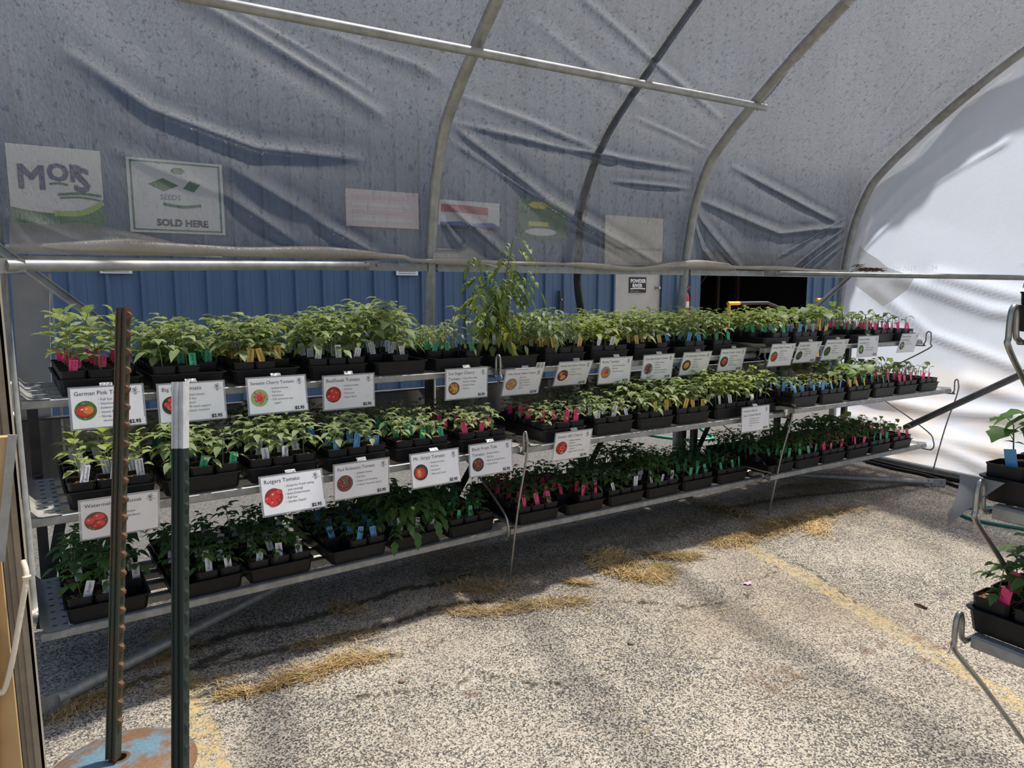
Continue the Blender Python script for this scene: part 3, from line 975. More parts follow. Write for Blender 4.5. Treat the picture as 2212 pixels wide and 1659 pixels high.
# dark bay with stored racking
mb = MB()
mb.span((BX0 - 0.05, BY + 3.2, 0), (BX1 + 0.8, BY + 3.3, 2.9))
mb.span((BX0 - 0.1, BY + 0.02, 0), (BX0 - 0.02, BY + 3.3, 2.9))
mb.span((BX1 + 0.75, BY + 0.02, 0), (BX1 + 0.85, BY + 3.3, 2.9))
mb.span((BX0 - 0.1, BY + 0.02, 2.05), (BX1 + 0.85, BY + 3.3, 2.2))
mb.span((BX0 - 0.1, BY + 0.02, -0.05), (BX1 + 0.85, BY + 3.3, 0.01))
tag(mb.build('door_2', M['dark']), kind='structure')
pr = empty('pallet_rack', (BX0, BY + 1.5, 0.01), label='dim orange-brown storage rack inside the dark loading bay', cat='rack')
for x in (0.75, 2.05, 2.6):
    mb = MB()
    mb.span((x, 0, 0), (x + 0.06, 0.06, 2.6))
    for k in range(24): mb.span((x + 0.02, -0.004, 0.1 + k * 0.1), (x + 0.04, 0.0, 0.14 + k * 0.1))
    mb.build('upright', M['rack_orange'], pr)
mb = MB()
mb.span((0.75, 0.0, 1.72), (2.6, 0.05, 1.82))
mb.tube([(1.1, 0.03, 1.0), (1.75, 0.03, 1.7)], 0.02, 6)
mb.build('beam', M['rack_orange'], pr)


def flat_sign(name, px, Z=None, border=None, Y=None, thick=0.01, mats=None, label='', cat='sign', fn=None):
    (x0, y0, x1, y1) = px
    Y = Y or BY - 0.045
    a, b = onY(x0, y0, Y), onY(x1, y1, Y)
    o = empty(name, (a.x, Y, b.z), label=label, cat=cat)
    w, h = b.x - a.x, a.z - b.z
    mb = MB()
    mb.span((0, 0, 0), (w, thick, h), 0)
    mb.build('board', mats[0], o)
    m2 = MB()
    fn(m2, w, h)
    m2.build('print', mats[1:], o)
    return o


def disc_(mb, cx, cz, rx, rz, y, mat, n=20, rot=0.0, a0=0, a1=2 * PI):
    V = [(cx, y, cz)]
    c, s = math.cos(rot), math.sin(rot)
    for k in range(n + 1):
        t = a0 + (a1 - a0) * k / n
        ex, ez = rx * math.cos(t), rz * math.sin(t)
        V.append((cx + c * ex - s * ez, y, cz + s * ex + c * ez))
    mb.add(V, [(0, k, k + 1) for k in range(1, n + 1)], mat)


def quad_(mb, x0, z0, x1, z1, y, mat):
    mb.add([(x0, y, z0), (x1, y, z0), (x1, y, z1), (x0, y, z1)], [(0, 1, 2, 3)], mat)


def band_(mb, pts, w, y, mat):
    """flat stroke along (x,z) points"""
    V, F = [], []
    P = catmull([(a, 0, b) for a, b in pts], 5)
    for i, p in enumerate(P):
        t = (P[min(i + 1, len(P) - 1)] - P[max(i - 1, 0)]).normalized()
        nrm = Vector((-t.z, 0, t.x)) * (w / 2)
        V += [(p.x + nrm.x, y, p.z + nrm.z), (p.x - nrm.x, y, p.z - nrm.z)]
    F = [(2 * i, 2 * i + 1, 2 * i + 3, 2 * i + 2) for i in range(len(P) - 1)]
    mb.add(V, F, mat)


C_ = lambda n, *c: M.setdefault(n, simple(n, srgb(*c), 0.6))
C_('sign_white', 214, 212, 204); C_('sign_navy', 60, 66, 110); C_('sign_green', 52, 108, 62); C_('sign_lime', 150, 180, 60)
C_('sign_red', 176, 44, 62); C_('sign_blue', 40, 84, 170); C_('sign_pink', 214, 196, 192); C_('sign_cream', 206, 200, 178); C_('sign_black', 30, 30, 32); C_('sign_yellow', 216, 196, 60)


def s_mors(m, w, h):
    y = -0.002
    put_text(m, 'M', h * .42, w * .08, h * .46, y, 0, bold=0.008)
    put_text(m, 'OR', h * .30, w * .40, h * .58, y, 0, bold=0.008)
    put_text(m, 'S', h * .42, w * .68, h * .46, y, 0, bold=0.008)
    band_(m, [(w * .42, h * .53), (w * .52, h * .545), (w * .62, h * .53)], .02, y, 1)
    band_(m, [(w * .5, h * .40), (w * .75, h * .43), (w * .98, h * .41)], .025, y, 1)
    band_(m, [(w * .52, h * .36), (w * .75, h * .38), (w * .97, h * .35)], .018, y, 1)
    n = 20
    V = []
    for i in range(n + 1):
        f = i / n
        V += [(w * f, y, 0), (w * f, y, h * (.16 + .26 * (f - .48) ** 2 * 3 * (1 if f > .48 else .35)))]
    m.add(V, [(2 * i, 2 * i + 2, 2 * i + 3, 2 * i + 1) for i in range(n)], 1)
    band_(m, [(w * .45, h * .16), (w * .7, h * .17), (w * .86, h * .23), (w * .99, h * .33)], .05, y - .001, 2)


def s_sold(m, w, h):
    y = -0.002
    disc_(m, w * .36, h * .66, w * .16, h * .09, y, 1, 4)
    disc_(m, w * .66, h * .66, w * .10, h * .08, y, 1, 4, .3)
    disc_(m, w * .52, h * .86, w * .08, h * .05, y, 1, 6)
    put_text(m, 'SEEDS', h * .10, w * .32, h * .46, y, 0)
    band_(m, [(w * .35, h * .40), (w * .55, h * .37), (w * .75, h * .40)], .03, y, 1)
    put_text(m, 'SOLD HERE', h * .13, w * .27, h * .10, y, 2, maxw=w * .55, bold=.004)
    for a, b, c, d in ((.03, .03, .97, .05), (.03, .95, .97, .97), (.03, .03, .05, .97), (.95, .03, .97, .97)): quad_(m, w * a, h * b, w * c, h * d, y, 3)


def s_pink(m, w, h):
    for k in range(4): quad_(m, w * .08, h * (.15 + k * .2), w * (.9 - .1 * (k % 2)), h * (.25 + k * .2), -.002, k % 2)


def s_rwb(m, w, h):
    band_(m, [(w * .05, h * .72), (w * .4, h * .72), (w * .8, h * .68)], h * .26, -.002, 0)
    disc_(m, w * .28, h * .12, w * .30, h * .18, -.002, 1, 5)
    disc_(m, w * .78, h * .12, w * .28, h * .18, -.002, 1, 5)
    quad_(m, 0, 0, w, h * .14, -.002, 1)


def s_green(m, w, h):
    disc_(m, w * .4, h * .85, w * .22, h * .1, -.002, 0, 6)
    quad_(m, w * .2, h * .3, w * .6, h * .42, -.002, 0)
    disc_(m, w * .45, h * .15, w * .32, h * .1, -.003, 1, 14)


def s_plain(m, w, h):
    quad_(m, w * .03, h * .03, w * .97, h * .06, -.002, 0)


def s_powder(m, w, h):
    put_text(m, 'POWDER', h * .33, w * .06, h * .64, -.002, 0, maxw=w * .88, bold=.003)
    put_text(m, 'RIVER', h * .33, w * .17, h * .34, -.002, 0, maxw=w * .66, bold=.003)
    V = [(w * .06, h * .24), (w * .5, h * .27), (w * .94, h * .24)]
    band_(m, V, h * .07, -.002, 0)
    put_text(m, 'LIVESTOCK EQUIPMENT', h * .07, w * .06, h * .06, -.002, 0, maxw=w * .88)


def s_lines(m, w, h):
    for k in range(3): quad_(m, w * .08, h * (.2 + .25 * k), w * .9, h * (.27 + .25 * k), -.001, 0)


flat_sign('wall_sign', (10, 308, 228, 492), mats=[M['sign_white'], M['sign_navy'], M['sign_green'], M['sign_lime']], label='white MORS sign with green swoosh dimly seen through the plastic', fn=s_mors)
flat_sign('wall_sign', (271, 338, 487, 508), mats=[M['sign_white'], M['sign_navy'], M['sign_green'], M['sign_black'], M['sign_green']], label='square white SOLD HERE sign dimly seen through the plastic', fn=s_sold)
flat_sign('wall_sign', (746, 406, 905, 495), mats=[M['sign_pink'], M['sign_white'], C_('sign_rose', 206, 180, 178)], label='pinkish white sign behind the plastic beside the hoop rib', fn=s_pink)
flat_sign('wall_sign', (945, 430, 1079, 500), mats=[M['sign_white'], M['sign_red'], M['sign_blue']], label='white sign with red band and blue base behind the plastic', fn=s_rwb)
flat_sign('wall_sign', (1120, 428, 1225, 516), mats=[M['sign_green'], M['sign_yellow'], M['sign_white']], label='green sign with yellow marks behind the plastic', fn=s_green)
flat_sign('wall_sign', (1308, 464, 1430, 574), mats=[M['sign_cream'], M['white_door']], label='large cream board above the white door behind the plastic', fn=s_plain)
flat_sign('door_sign', (1360, 598.5, 1395.5, 632), Y=BY - 0.012, mats=[M['sign_black'], M['white']], label='black POWDER RIVER sign on the white door', fn=s_powder)
flat_sign('wall_notice', (215, 575, 286, 591), mats=[M['white'], M['ink_grey']], label='white notice on the blue wall under the brace tube', fn=s_lines)
flat_sign('wall_notice', (856, 578, 903, 595), mats=[M['white'], M['ink_grey']], label='white notice on the blue wall beside the hoop rib', fn=s_lines)

# latch, extinguisher, hand cart
p = onY(1211, 650, BY - 0.05)
mb = MB()
mb.span((p.x - 0.025, BY - 0.06, p.z - 0.14), (p.x + 0.025, BY - 0.035, p.z + 0.14))
lt = mb.build('wall_latch', C_('latch_green', 30, 52, 48))
tag(lt, 'small dark latch plate on the blue wall', 'latch')
mb = MB()
mb.tube([(p.x, BY - 0.06, p.z + 0.02), (p.x, BY - 0.085, p.z + 0.02)], 0.012, 8)
mb.build('latch_bolt', M['wire'], lt)
a, b = onY(1480, 640, BY - 0.13), onY(1481, 695, BY - 0.13)
ex = empty('fire_extinguisher', (a.x, BY - 0.12, b.z), label='red fire extinguisher hung on the blue wall by the dark bay', cat='fire extinguisher')
h = a.z - b.z
mb = MB()
mb.lathe((0, 0, 0), [(0, 0), (0.06, 0.0), (0.07, 0.02), (0.07, h * .95), (0.055, h * 1.1), (0.025, h * 1.18), (0.02, h * 1.25), (0, h * 1.25)], 18)
mb.build('cylinder', M['red_paint'], ex, 40)
mb = MB()
mb.lathe((0, 0, h * .55), [(0.0712, 0), (0.0712, h * .25)], 18)
mb.build('instruction_label', M['white'], ex)
mb = MB()
mb.span((-0.02, -0.05, h * 1.25), (0.02, 0.04, h * 1.31))
mb.span((-0.015, -0.09, h * 1.32), (0.015, 0.04, h * 1.38))
mb.build('valve_handle', M['red_paint'], ex)
mb = MB()
mb.tube(catmull([(0.02, 0, h * 1.25), (0.09, -0.02, h * 1.1), (0.085, -0.03, h * .6), (0.08, -0.03, h * .25)], 5), 0.010, 8)
mb.build('discharge_hose', M['rubber'], ex, 60)

CYY = 6.2
cart = empty('hand_cart', onY(1630, 690, CYY).to_2d().to_3d(), label='yellow flat cart with black push handle behind the seedlings', cat='cart')
base = cart.location.copy()
ht = onY(1580, 652, CYY)
x0, x1, x2 = onY(1575, 650, CYY).x - base.x, onY(1663, 650, CYY).x - base.x, onY(1692, 680, CYY).x - base.x
zt = ht.z
mb = MB()
mb.tube([(x0, 0, 0.25), (x0, 0, zt - 0.02)], 0.022, 10)
mb.tube([(x0 - 0.022, 0, zt - 0.02), (x0 + 0.19, 0, zt - 0.02)], 0.024, 10)
mb.build('yellow_corner_post', M['yellow_paint'], cart, 40)
xe = onY(1772, 647, CYY).x - base.x
mb = MB()
mb.tube([(xe, 0, 0.25), (xe, 0, zt + 0.01)], 0.022, 10)
mb.tube([(xe - 0.08, 0, zt + 0.01), (xe + 0.06, 0, zt + 0.01)], 0.024, 10)
mb.build('yellow_corner_post', M['yellow_paint'], cart, 40)
mb = MB()
mb.tube(catmull([(x0 + 0.18, 0, zt - 0.02), (x1 - 0.1, 0, zt - 0.02), (x1, 0, zt - 0.035), (x2 - 0.02, 0, zt - 0.13), (x2, 0, zt - 0.35), (x2, 0, 0.25)], 5), 0.021, 10)
mb.build('push_handle', M['rubber'], cart, 60)
mb = MB()
mb.span((x0 - 0.05, -0.3, 0.2), (xe + 0.05, 0.3, 0.25))
mb.build('deck', M['yellow_paint'], cart)
mb = MB()
for x in (x0, xe):
    for y in (-0.22, 0.22):
        mb = MB()
        mb.tube([(x, y - 0.02, 0.1), (x, y + 0.02, 0.1)], 0.1, 14)
        mb.build('wheel', M['rubber'], cart)

# ------------------------------------------------------------------ plant benches
RK = [(-.2, 2.784, .001, .0678, -.0078), (1.762, 2.895, -.0156, .0126, -.0057), (3.62, 2.807, .0146, .0335, -.0149)]
RL = 1.93
SZ = {'t': 1.0418, 'm': .6922, 'b': .2426}
SY = {'t': .0968, 'm': -.1423, 'b': 0.0}
SDEP = 0.555
SH = 0.030
RMAT = [Matrix.Translation((x, y, z)) @ Euler((0, -rl, w)).to_matrix().to_4x4() for x, y, z, w, rl in RK]
BN = ('near', 'middle', 'far')
SN = {'t': 'top', 'm': 'middle', 'b': 'bottom'}


def shelf_mesh(L):
    mb = MB()
    for k in range(5):
        y = 0.02 + k * (SDEP - 0.04) / 4
        h = SH / 2
        pr = [(-.018, -h * .8), (-.014, -h), (.014, -h), (.018, -h * .8), (.018, h * .8), (.014, h), (-.014, h), (-.018, h * .8)]
        mb.tube([(0, y, h), (L, y, h)], 0, prof=pr, upv=(0, 0, 1))
    return mb


def strip_mesh(sgn, L):
    mb = MB()
    x0 = 0.0 if sgn < 0 else L - 0.085
    # ribbed cover plate over the slat ends, lipped up at the outer edge
    prof = [(0.0, 0.028), (0.018, 0.006), (0.032, 0.003), (0.085, 0.003)] if sgn < 0 else [(0.0, 0.003), (0.053, 0.003), (0.067, 0.005), (0.085, 0.012)]
    V, F = [], []
    ys = np.linspace(0.002, SDEP - 0.002, 26)
    for y in ys:
        rp = 0.0015 * math.cos((y - 0.02) / ((SDEP - 0.04) / 4) * 2 * PI)
        for a, b in prof:
            V.append((x0 + a, y, SH + b - 0.002 + rp))
    n = len(prof)
    for i in range(len(ys) - 1):
        for k in range(n - 1): F.append((i * n + k, i * n + k + 1, (i + 1) * n + k + 1, (i + 1) * n + k))
    mb.add(V, F)
    for i in range(8):
        y = 0.05 + i * 0.065
        mb.span((x0 + 0.035, y, SH + 0.0018), (x0 + 0.05, y + 0.003, SH + 0.0032), 1)
        mb.span((x0 + 0.068, y, SH + 0.0018), (x0 + 0.082, y + 0.003, SH + 0.0032), 1)
    return mb


M['strip'] = simple('pale_end_strip', (0.40, 0.385, 0.355, 1), 0.55, 0.35, (0.52, 0.50, 0.46, 1), 8)


def wire_set(o, x):
    """the three wire brackets at one end of a bench"""
    r = 0.0055
    yt, zt = SY['t'], SZ['t']
    mb = MB()
    mb.tube(catmull([(x, 0.63, zt - .012), (x, yt + .03, zt - .010), (x, yt + .0, zt + .004), (x, yt - .016, zt + .03), (x, yt - .018, zt + .085), (x, yt - .035, zt + .102), (x, yt - .052, zt + .085),
                     (x, yt - .054, zt + .01), (x, yt - .04, zt - .03), (x, 0.35, zt - .21), (x, 0.63, zt - .36)], 5), r, 8)
    mb.build('top_bracket', M['wire'], o, 60)
    ym, zm = SY['m'], SZ['m']
    mb = MB()
    mb.tube(catmull([(x, 0.63, zm - .012), (x, ym + .05, zm - .008), (x, ym + .0, zm + .002), (x, ym - .014, zm + .02), (x, ym - .012, zm + .085), (x, ym - .024, zm + .104), (x, ym - .036, zm + .088),
                     (x + .004, ym - .036, zm - .0), (x, -.115, zm - .28), (x, -.045, 0.004)], 5), r, 8)
    mb.build('leg_bracket', M['wire'], o, 60)
    zb = SZ['b']
    mb = MB()
    mb.tube(catmull([(x - .01, 0.63, zb + .46), (x - .01, 0.25, zb + .27), (x - .01, .0, zb + .125), (x - .01, -.045, zb + .06), (x - .01, -.05, zb + .015), (x - .01, -.03, zb - .008), (x - .01, .03, zb - .012), (x - .01, 0.63, zb - .012)], 5), r, 8)
    mb.build('bottom_bracket', M['wire'], o, 60)


shelf_me = shelf_mesh(RL).mesh('shelf', M['galv_dull'], 30)
strip_l, strip_r = strip_mesh(-1, RL).mesh('end_strip', [M['strip'], M['dark']], 50), strip_mesh(1, RL).mesh('end_strip', [M['strip'], M['dark']], 50)
for i in range(3):
    b = empty('plant_bench', mat=RMAT[i], label='three-tier galvanised plant bench, the %s one in the row along the wall' % ('first' if i == 0 else 'second' if i == 1 else 'third'), cat='bench', group='plant benches along the side wall')
    for s in 'bmt':
        sh = link('shelf', shelf_me, b, (0.012, SY[s], SZ[s]))
        link('end_strip', strip_l, sh)
        link('end_strip', strip_r, sh)
    for x in (0.05, 0.99, RL - 0.03):
        mb = MB()
        mb.span((x - .019, .655, 0.012 - (RK[i][2] + RK[i][4] * x)), (x + .019, .693, SZ['t'] + .02))
        for s in 'bmt':
            mb.span((x - .012, SY[s] + SDEP - .05, SZ[s] - .022), (x + .012, .656, SZ[s] - .002))
        mb.build('rear_post', M['black_steel'], b)
    for x in ((0.30, 1.25) if i else (0.16, 1.9)):
        mb = MB()
        mb.tube([(x, .645, .68), (x - (.42 if i else .14), .645, .03)], 0, prof=[(-.02, -.004), (.02, -.004), (.02, .004), (-.02, .004)], upv=(0, 1, 0))
        mb.build('cross_brace', M['black_steel'], b)
    if i == 0: wire_set(b, -0.012)
    wire_set(b, RL + .022)

# ------------------------------------------------------------------ plant parts
def leaflet(out, base, d, upv, L, W, mat=0, segs=4, lobes=True, droop=0.35, fold=0.25):
    d = Vector(d).normalized()
    side = d.cross(Vector(upv))
    if side.length < 1e-3: side = d.cross(Vector((1, 0, 0.1)))
    side.normalize()
    u = side.cross(d).normalized()
    prof = {4: [0.12, 0.95, 0.80, 0.50, 0.0], 5: [0.1, 0.8, 1.0, 0.72, 0.42, 0.0], 6: [0.1, 0.75, 1.0, 0.78, 0.80, 0.38, 0.0]}[segs]
    V = []
    for k in range(segs + 1):
        t = k / segs
        c = Vector(base) + d * (L * (t - 0.12 * droop * t * t)) - Vector((0, 0, 1)) * (droop * L * t * t * 0.55)
        w = W * prof[k] * 0.5
        jag = (0.86 if (lobes and k % 2) else 1.0)
        V += [c + side * w * jag + u * (fold * w), c, c - side * w * jag + u * (fold * w)]
    b = out['n']
    out['v'] += V
    out['n'] += len(V)
    for k in range(segs):
        a = b + 3 * k
        out['f'] += [(a, a + 1, a + 4, a + 3), (a + 1, a + 2, a + 5, a + 4)]
        out['m'] += [mat, mat]


def stalk(out, pts, r0, r1, mat, seg=4):
    mb = MB()
    n = len(pts)
    mb.tube(pts, [r0 + (r1 - r0) * i / (n - 1) for i in range(n)], seg, caps=False)
    b = out['n']
    out['v'] += [Vector(p) for p in mb.v]
    out['n'] += len(mb.v)
    out['f'] += [tuple(i + b for i in f) for f in mb.f]
    out['m'] += [mat] * len(mb.f)


def new(): return dict(v=[], f=[], m=[], n=0)


def compound(fo, rng, base, az, elev, L, leafL, pairs=2, droop=0.5, W=0.55, mat=0, segs=4):
    """one tomato leaf: curved petiole with paired leaflets and a terminal one"""
    d0 = Vector((math.cos(az) * math.cos(elev), math.sin(az) * math.cos(elev), math.sin(elev)))
    pts = []
    for k in range(5):
        t = k / 4
        pts.append(Vector(base) + d0 * (L * t) - Vector((0, 0, 1)) * (droop * L * t * t))
    stalk(fo, pts, 0.0014, 0.0008, mat, 3)
    for j in range(pairs):
        t = 0.45 + 0.5 * j / pairs
        k = min(3, int(t * 4))
        p = pts[k].lerp(pts[k + 1], t * 4 - k)
        tan = (pts[k + 1] - pts[k]).normalized()
        sd = tan.cross(Vector((0, 0, 1))).normalized()
        for s in (-1, 1):
            dd = (tan * 0.55 + sd * s * 0.9 + Vector((0, 0, rng.uniform(-.25, .15)))).normalized()
            q = leafL * rng.uniform(.7, 1.0) * (0.75 + 0.25 * (j + 1) / pairs)
            leaflet(fo, p, dd, (0, 0, 1), q, q * W, mat, segs, True, rng.uniform(.3, .9))
    tan = (pts[4] - pts[3]).normalized()
    leaflet(fo, pts[4], tan, (0, 0, 1), leafL * 1.2, leafL * 1.2 * W * 1.1, mat, segs, True, rng.uniform(.3, .9))


def plant_tomato(seed, H=0.16, nl=7, leafL=0.045, spread=0.075, droop=0.45, pairs=2, W=0.5, segs=4):
    rng = random.Random(seed)
    st, fo = new(), new()
    lean = Vector((rng.uniform(-.12, .12), rng.uniform(-.12, .12), 1))
    stalk(st, [lean * (H * 0.86 * k / 4) + Vector((rng.uniform(-.003, .003), rng.uniform(-.003, .003), 0)) for k in range(5)], 0.0026, 0.0016, 0, 5)
    az = rng.uniform(0, 6.28)
    for j in range(nl):
        top = j / (nl - 1)
        t = 0.36 + 0.52 * top ** .7
        az += 2.4 + rng.uniform(-.4, .4)
        compound(fo, rng, lean * (H * t), az, 0.30 + 0.45 * top + rng.uniform(-.15, .15), spread * rng.uniform(.75, 1.1) * (1.0 - 0.30 * top), leafL * rng.uniform(.8, 1.1) * (1 - 0.15 * top), pairs, droop * (1 - .4 * top), W, 0, segs)
    return st, fo


def plant_broad(seed, H=0.15, nl=7, leafL=0.065, W=0.62, el=0.3, droop=0.7):
    rng = random.Random(seed)
    st, fo = new(), new()
    lean = Vector((rng.uniform(-.12, .12), rng.uniform(-.12, .12), 1))
    stalk(st, [lean * (H * 0.9 * k / 4) for k in range(5)], 0.0026, 0.0015, 0, 5)
    az = rng.uniform(0, 6.28)
    for j in range(nl):
        t = 0.3 + 0.6 * j / (nl - 1)
        az += 2.4 + rng.uniform(-.4, .4)
        e = el + 0.6 * j / (nl - 1) + rng.uniform(-.2, .2)
        d = Vector((math.cos(az) * math.cos(e), math.sin(az) * math.cos(e), math.sin(e)))
        b = lean * (H * t)
        q = leafL * rng.uniform(.75, 1.1) * (1 - .3 * j / (nl - 1))
        stalk(fo, [b, b + d * 0.02 * rng.uniform(.8, 1.6)], 0.0014, 0.001, 0, 3)
        leaflet(fo, b + d * 0.02, d + Vector((0, 0, -.15)), (0, 0, 1), q, q * W, 0, 6, False, droop * rng.uniform(.6, 1.2), .3)
    return st, fo


def plant_cuc(seed, H=0.12, nl=3, leafL=0.08, cot=True):
    rng = random.Random(seed)
    st, fo = new(), new()
    lean = Vector((rng.uniform(-.2, .2), rng.uniform(-.2, .2), 1))
    stalk(st, [lean * (H * 0.9 * k / 4) for k in range(5)], 0.0024, 0.0018, 0, 5)
    az = rng.uniform(0, 6.28)
    if cot:
        for s in (0, PI):
            leaflet(fo, lean * (H * .55), (math.cos(az + s), math.sin(az + s), .25), (0, 0, 1), .032, .02, 0, 4, False, .5)
    for j in range(nl):
        az += 2.3
        e = rng.uniform(.3, .9)
        d = Vector((math.cos(az) * math.cos(e), math.sin(az) * math.cos(e), math.sin(e)))
        b = lean * (H * (.6 + .3 * j / max(1, nl - 1)))
        tip = b + d * rng.uniform(.02, .05)
        stalk(fo, [b, tip], 0.0016, 0.0012, 0, 3)
        q = leafL * rng.uniform(.7, 1.1)
        dd = Vector((d.x, d.y, rng.uniform(-.3, .2)))
        leaflet(fo, tip - dd.normalized() * q * .15, dd, (0, 0, 1), q, q * 1.05, 0, 6, True, rng.uniform(.4, .9), .22)
    return st, fo


def plant_sprout(seed, H=0.09):
    rng = random.Random(seed)
    st, fo = new(), new()
    lean = Vector((rng.uniform(-.15, .15), rng.uniform(-.15, .15), 1))
    stalk(st, [lean * (H * 0.8 * k / 3) for k in range(4)], 0.002, 0.0014, 0, 4)
    az = rng.uniform(0, 6.28)
    for s in (0, PI): leaflet(fo, lean * (H * .45), (math.cos(az + s), math.sin(az + s), .1), (0, 0, 1), .024, .010, 0, 4, False, .6)
    for j in range(4):
        az += 1.9
        compound(fo, rng, lean * (H * (.55 + .08 * j)), az, .5 + .12 * j, .034, .024, 1, .4, .5)
    return st, fo


KINDS = {
    'tomato': [plant_tomato(100 + i, 0.155, 7, 0.056, 0.062, .40, 2, .60) for i in range(5)],
    'bushy': [plant_tomato(200 + i, 0.19, 9, 0.058, 0.072, .40, 2, .60) for i in range(4)],
    'woolly': [plant_tomato(300 + i, 0.17, 9, 0.034, 0.060, .75, 3, .48) for i in range(4)],
    'fine': [plant_tomato(400 + i, 0.17, 10, 0.040, 0.056, .40, 3, .55) for i in range(4)],
    'broad': [plant_broad(500 + i, 0.17, 8, 0.085, .66) for i in range(4)],
    'cucumber': [plant_cuc(600 + i, 0.15, 4, 0.085) for i in range(4)],
    'cuc_small': [plant_cuc(700 + i, 0.10, 2, 0.042) for i in range(4)],
    'sprout': [plant_sprout(800 + i) for i in range(4)],
    'hanging': [plant_tomato(900 + i, 0.12, 8, 0.056, 0.10, 1.0, 3, .58, 6) for i in range(4)],
}
KMAT = {'tomato': 'leaf', 'bushy': 'leaf', 'woolly': 'leaf_grey', 'fine': 'leaf', 'broad': 'leaf', 'cucumber': 'leaf_cuc', 'cuc_small': 'leaf_cuc', 'sprout': 'leaf', 'hanging': 'leaf_dark'}
PLM = {}


def plant_meshes(kind, var, leafmat):
    k = (kind, var, leafmat)
    if k not in PLM:
        st, fo = KINDS[kind][var]
        PLM[k] = (np_mesh('stem', st['v'], st['f'], M['stem'], smooth=180), np_mesh('foliage', fo['v'], fo['f'], M[leafmat], smooth=60))
    return PLM[k]


def pot_geo(w=0.084, h=0.086):
    """square nursery pot with rolled rim, step and hollow inside"""
    mb = MB()
    def ring(hw, z, c=0.10):
        k = hw * (1 - c * 2)
        return [(-k, -hw, z), (k, -hw, z), (hw, -k, z), (hw, k, z), (k, hw, z), (-k, hw, z), (-hw, k, z), (-hw, -k, z)]
    W = w / 2
    rings = [ring(W * .70, 0), ring(W * .90, h * .66), ring(W * .93, h * .67), ring(W * .96, h - .004), ring(W, h - .004), ring(W, h), ring(W * .94, h), ring(W * .92, h - .022)]
    V = [p for r in rings for p in r]
    F = [tuple(range(7, -1, -1))]
    for i in range(len(rings) - 1):
        for k in range(8): F.append((i * 8 + k, i * 8 + (k + 1) % 8, (i + 1) * 8 + (k + 1) % 8, (i + 1) * 8 + k))
    mb.add(V, F)
    return mb


def soil_geo(seed, w=0.084, h=0.086):
    r = random.Random(seed)
    mb = MB()
    n = 5
    hw = w / 2 * .925
    V = [(-hw + 2 * hw * i / n, -hw + 2 * hw * j / n, h - .013 + (r.uniform(-.003, .004) if 0 < i < n and 0 < j < n else 0)) for j in range(n + 1) for i in range(n + 1)]
    F = [(j * (n + 1) + i, j * (n + 1) + i + 1, (j + 1) * (n + 1) + i + 1, (j + 1) * (n + 1) + i) for j in range(n) for i in range(n)]
    mb.add(V, F)
    return mb


POT, SOIL = pot_geo(), [soil_geo(i) for i in range(3)]
POT_ME = POT.mesh('pot', M['pot'], 35)
SOIL_ME = [s.mesh('potting_soil', M['soil'], 180) for s in SOIL]
PH = 0.086


def tag_geo(text, long=1.0, lettering=True):
    mb = MB()
    w, h = 0.0135, 0.062 * long
    # pointed plastic label: blade stands in the soil
    pts = [(-w, 0), (0, -.016), (w, 0), (w, h), (-w, h)]
    V = [(a, -.0004, b) for a, b in pts] + [(a, .0004, b) for a, b in pts]
    F = [(0, 1, 2, 3, 4), (9, 8, 7, 6, 5)] + [(i, 5 + i, 5 + (i + 1) % 5, (i + 1) % 5) for i in range(5)]
    mb.add(V, F, 0)
    if lettering and text:
        lines = text.split('|')
        for k, ln in enumerate(lines):
            s = 0.0145 if len(lines) == 1 else 0.012
            x = (0.004 if len(lines) == 1 else (-0.0015 if k == 0 else 0.0095))
            V, F = text_geo(ln, s, font_shear=0.25, bold=0.0003)
            wd = max(p[0] for p in V)
            sc = min(1, h * .85 / wd)
            mb.add([(x - p[1], -.0009, h * .93 - wd * sc + p[0] * sc) for p in V], F, 1)
    return mb


TAGM = {}


def tag_mesh(color, text, var):
    k = (color, text, var)
    if k not in TAGM:
        TAGM[k] = tag_geo(text, (1.0, .86, 1.12)[var]).mesh('plant_tag', [M['tag_' + color], M['ink']])
    return TAGM[k]


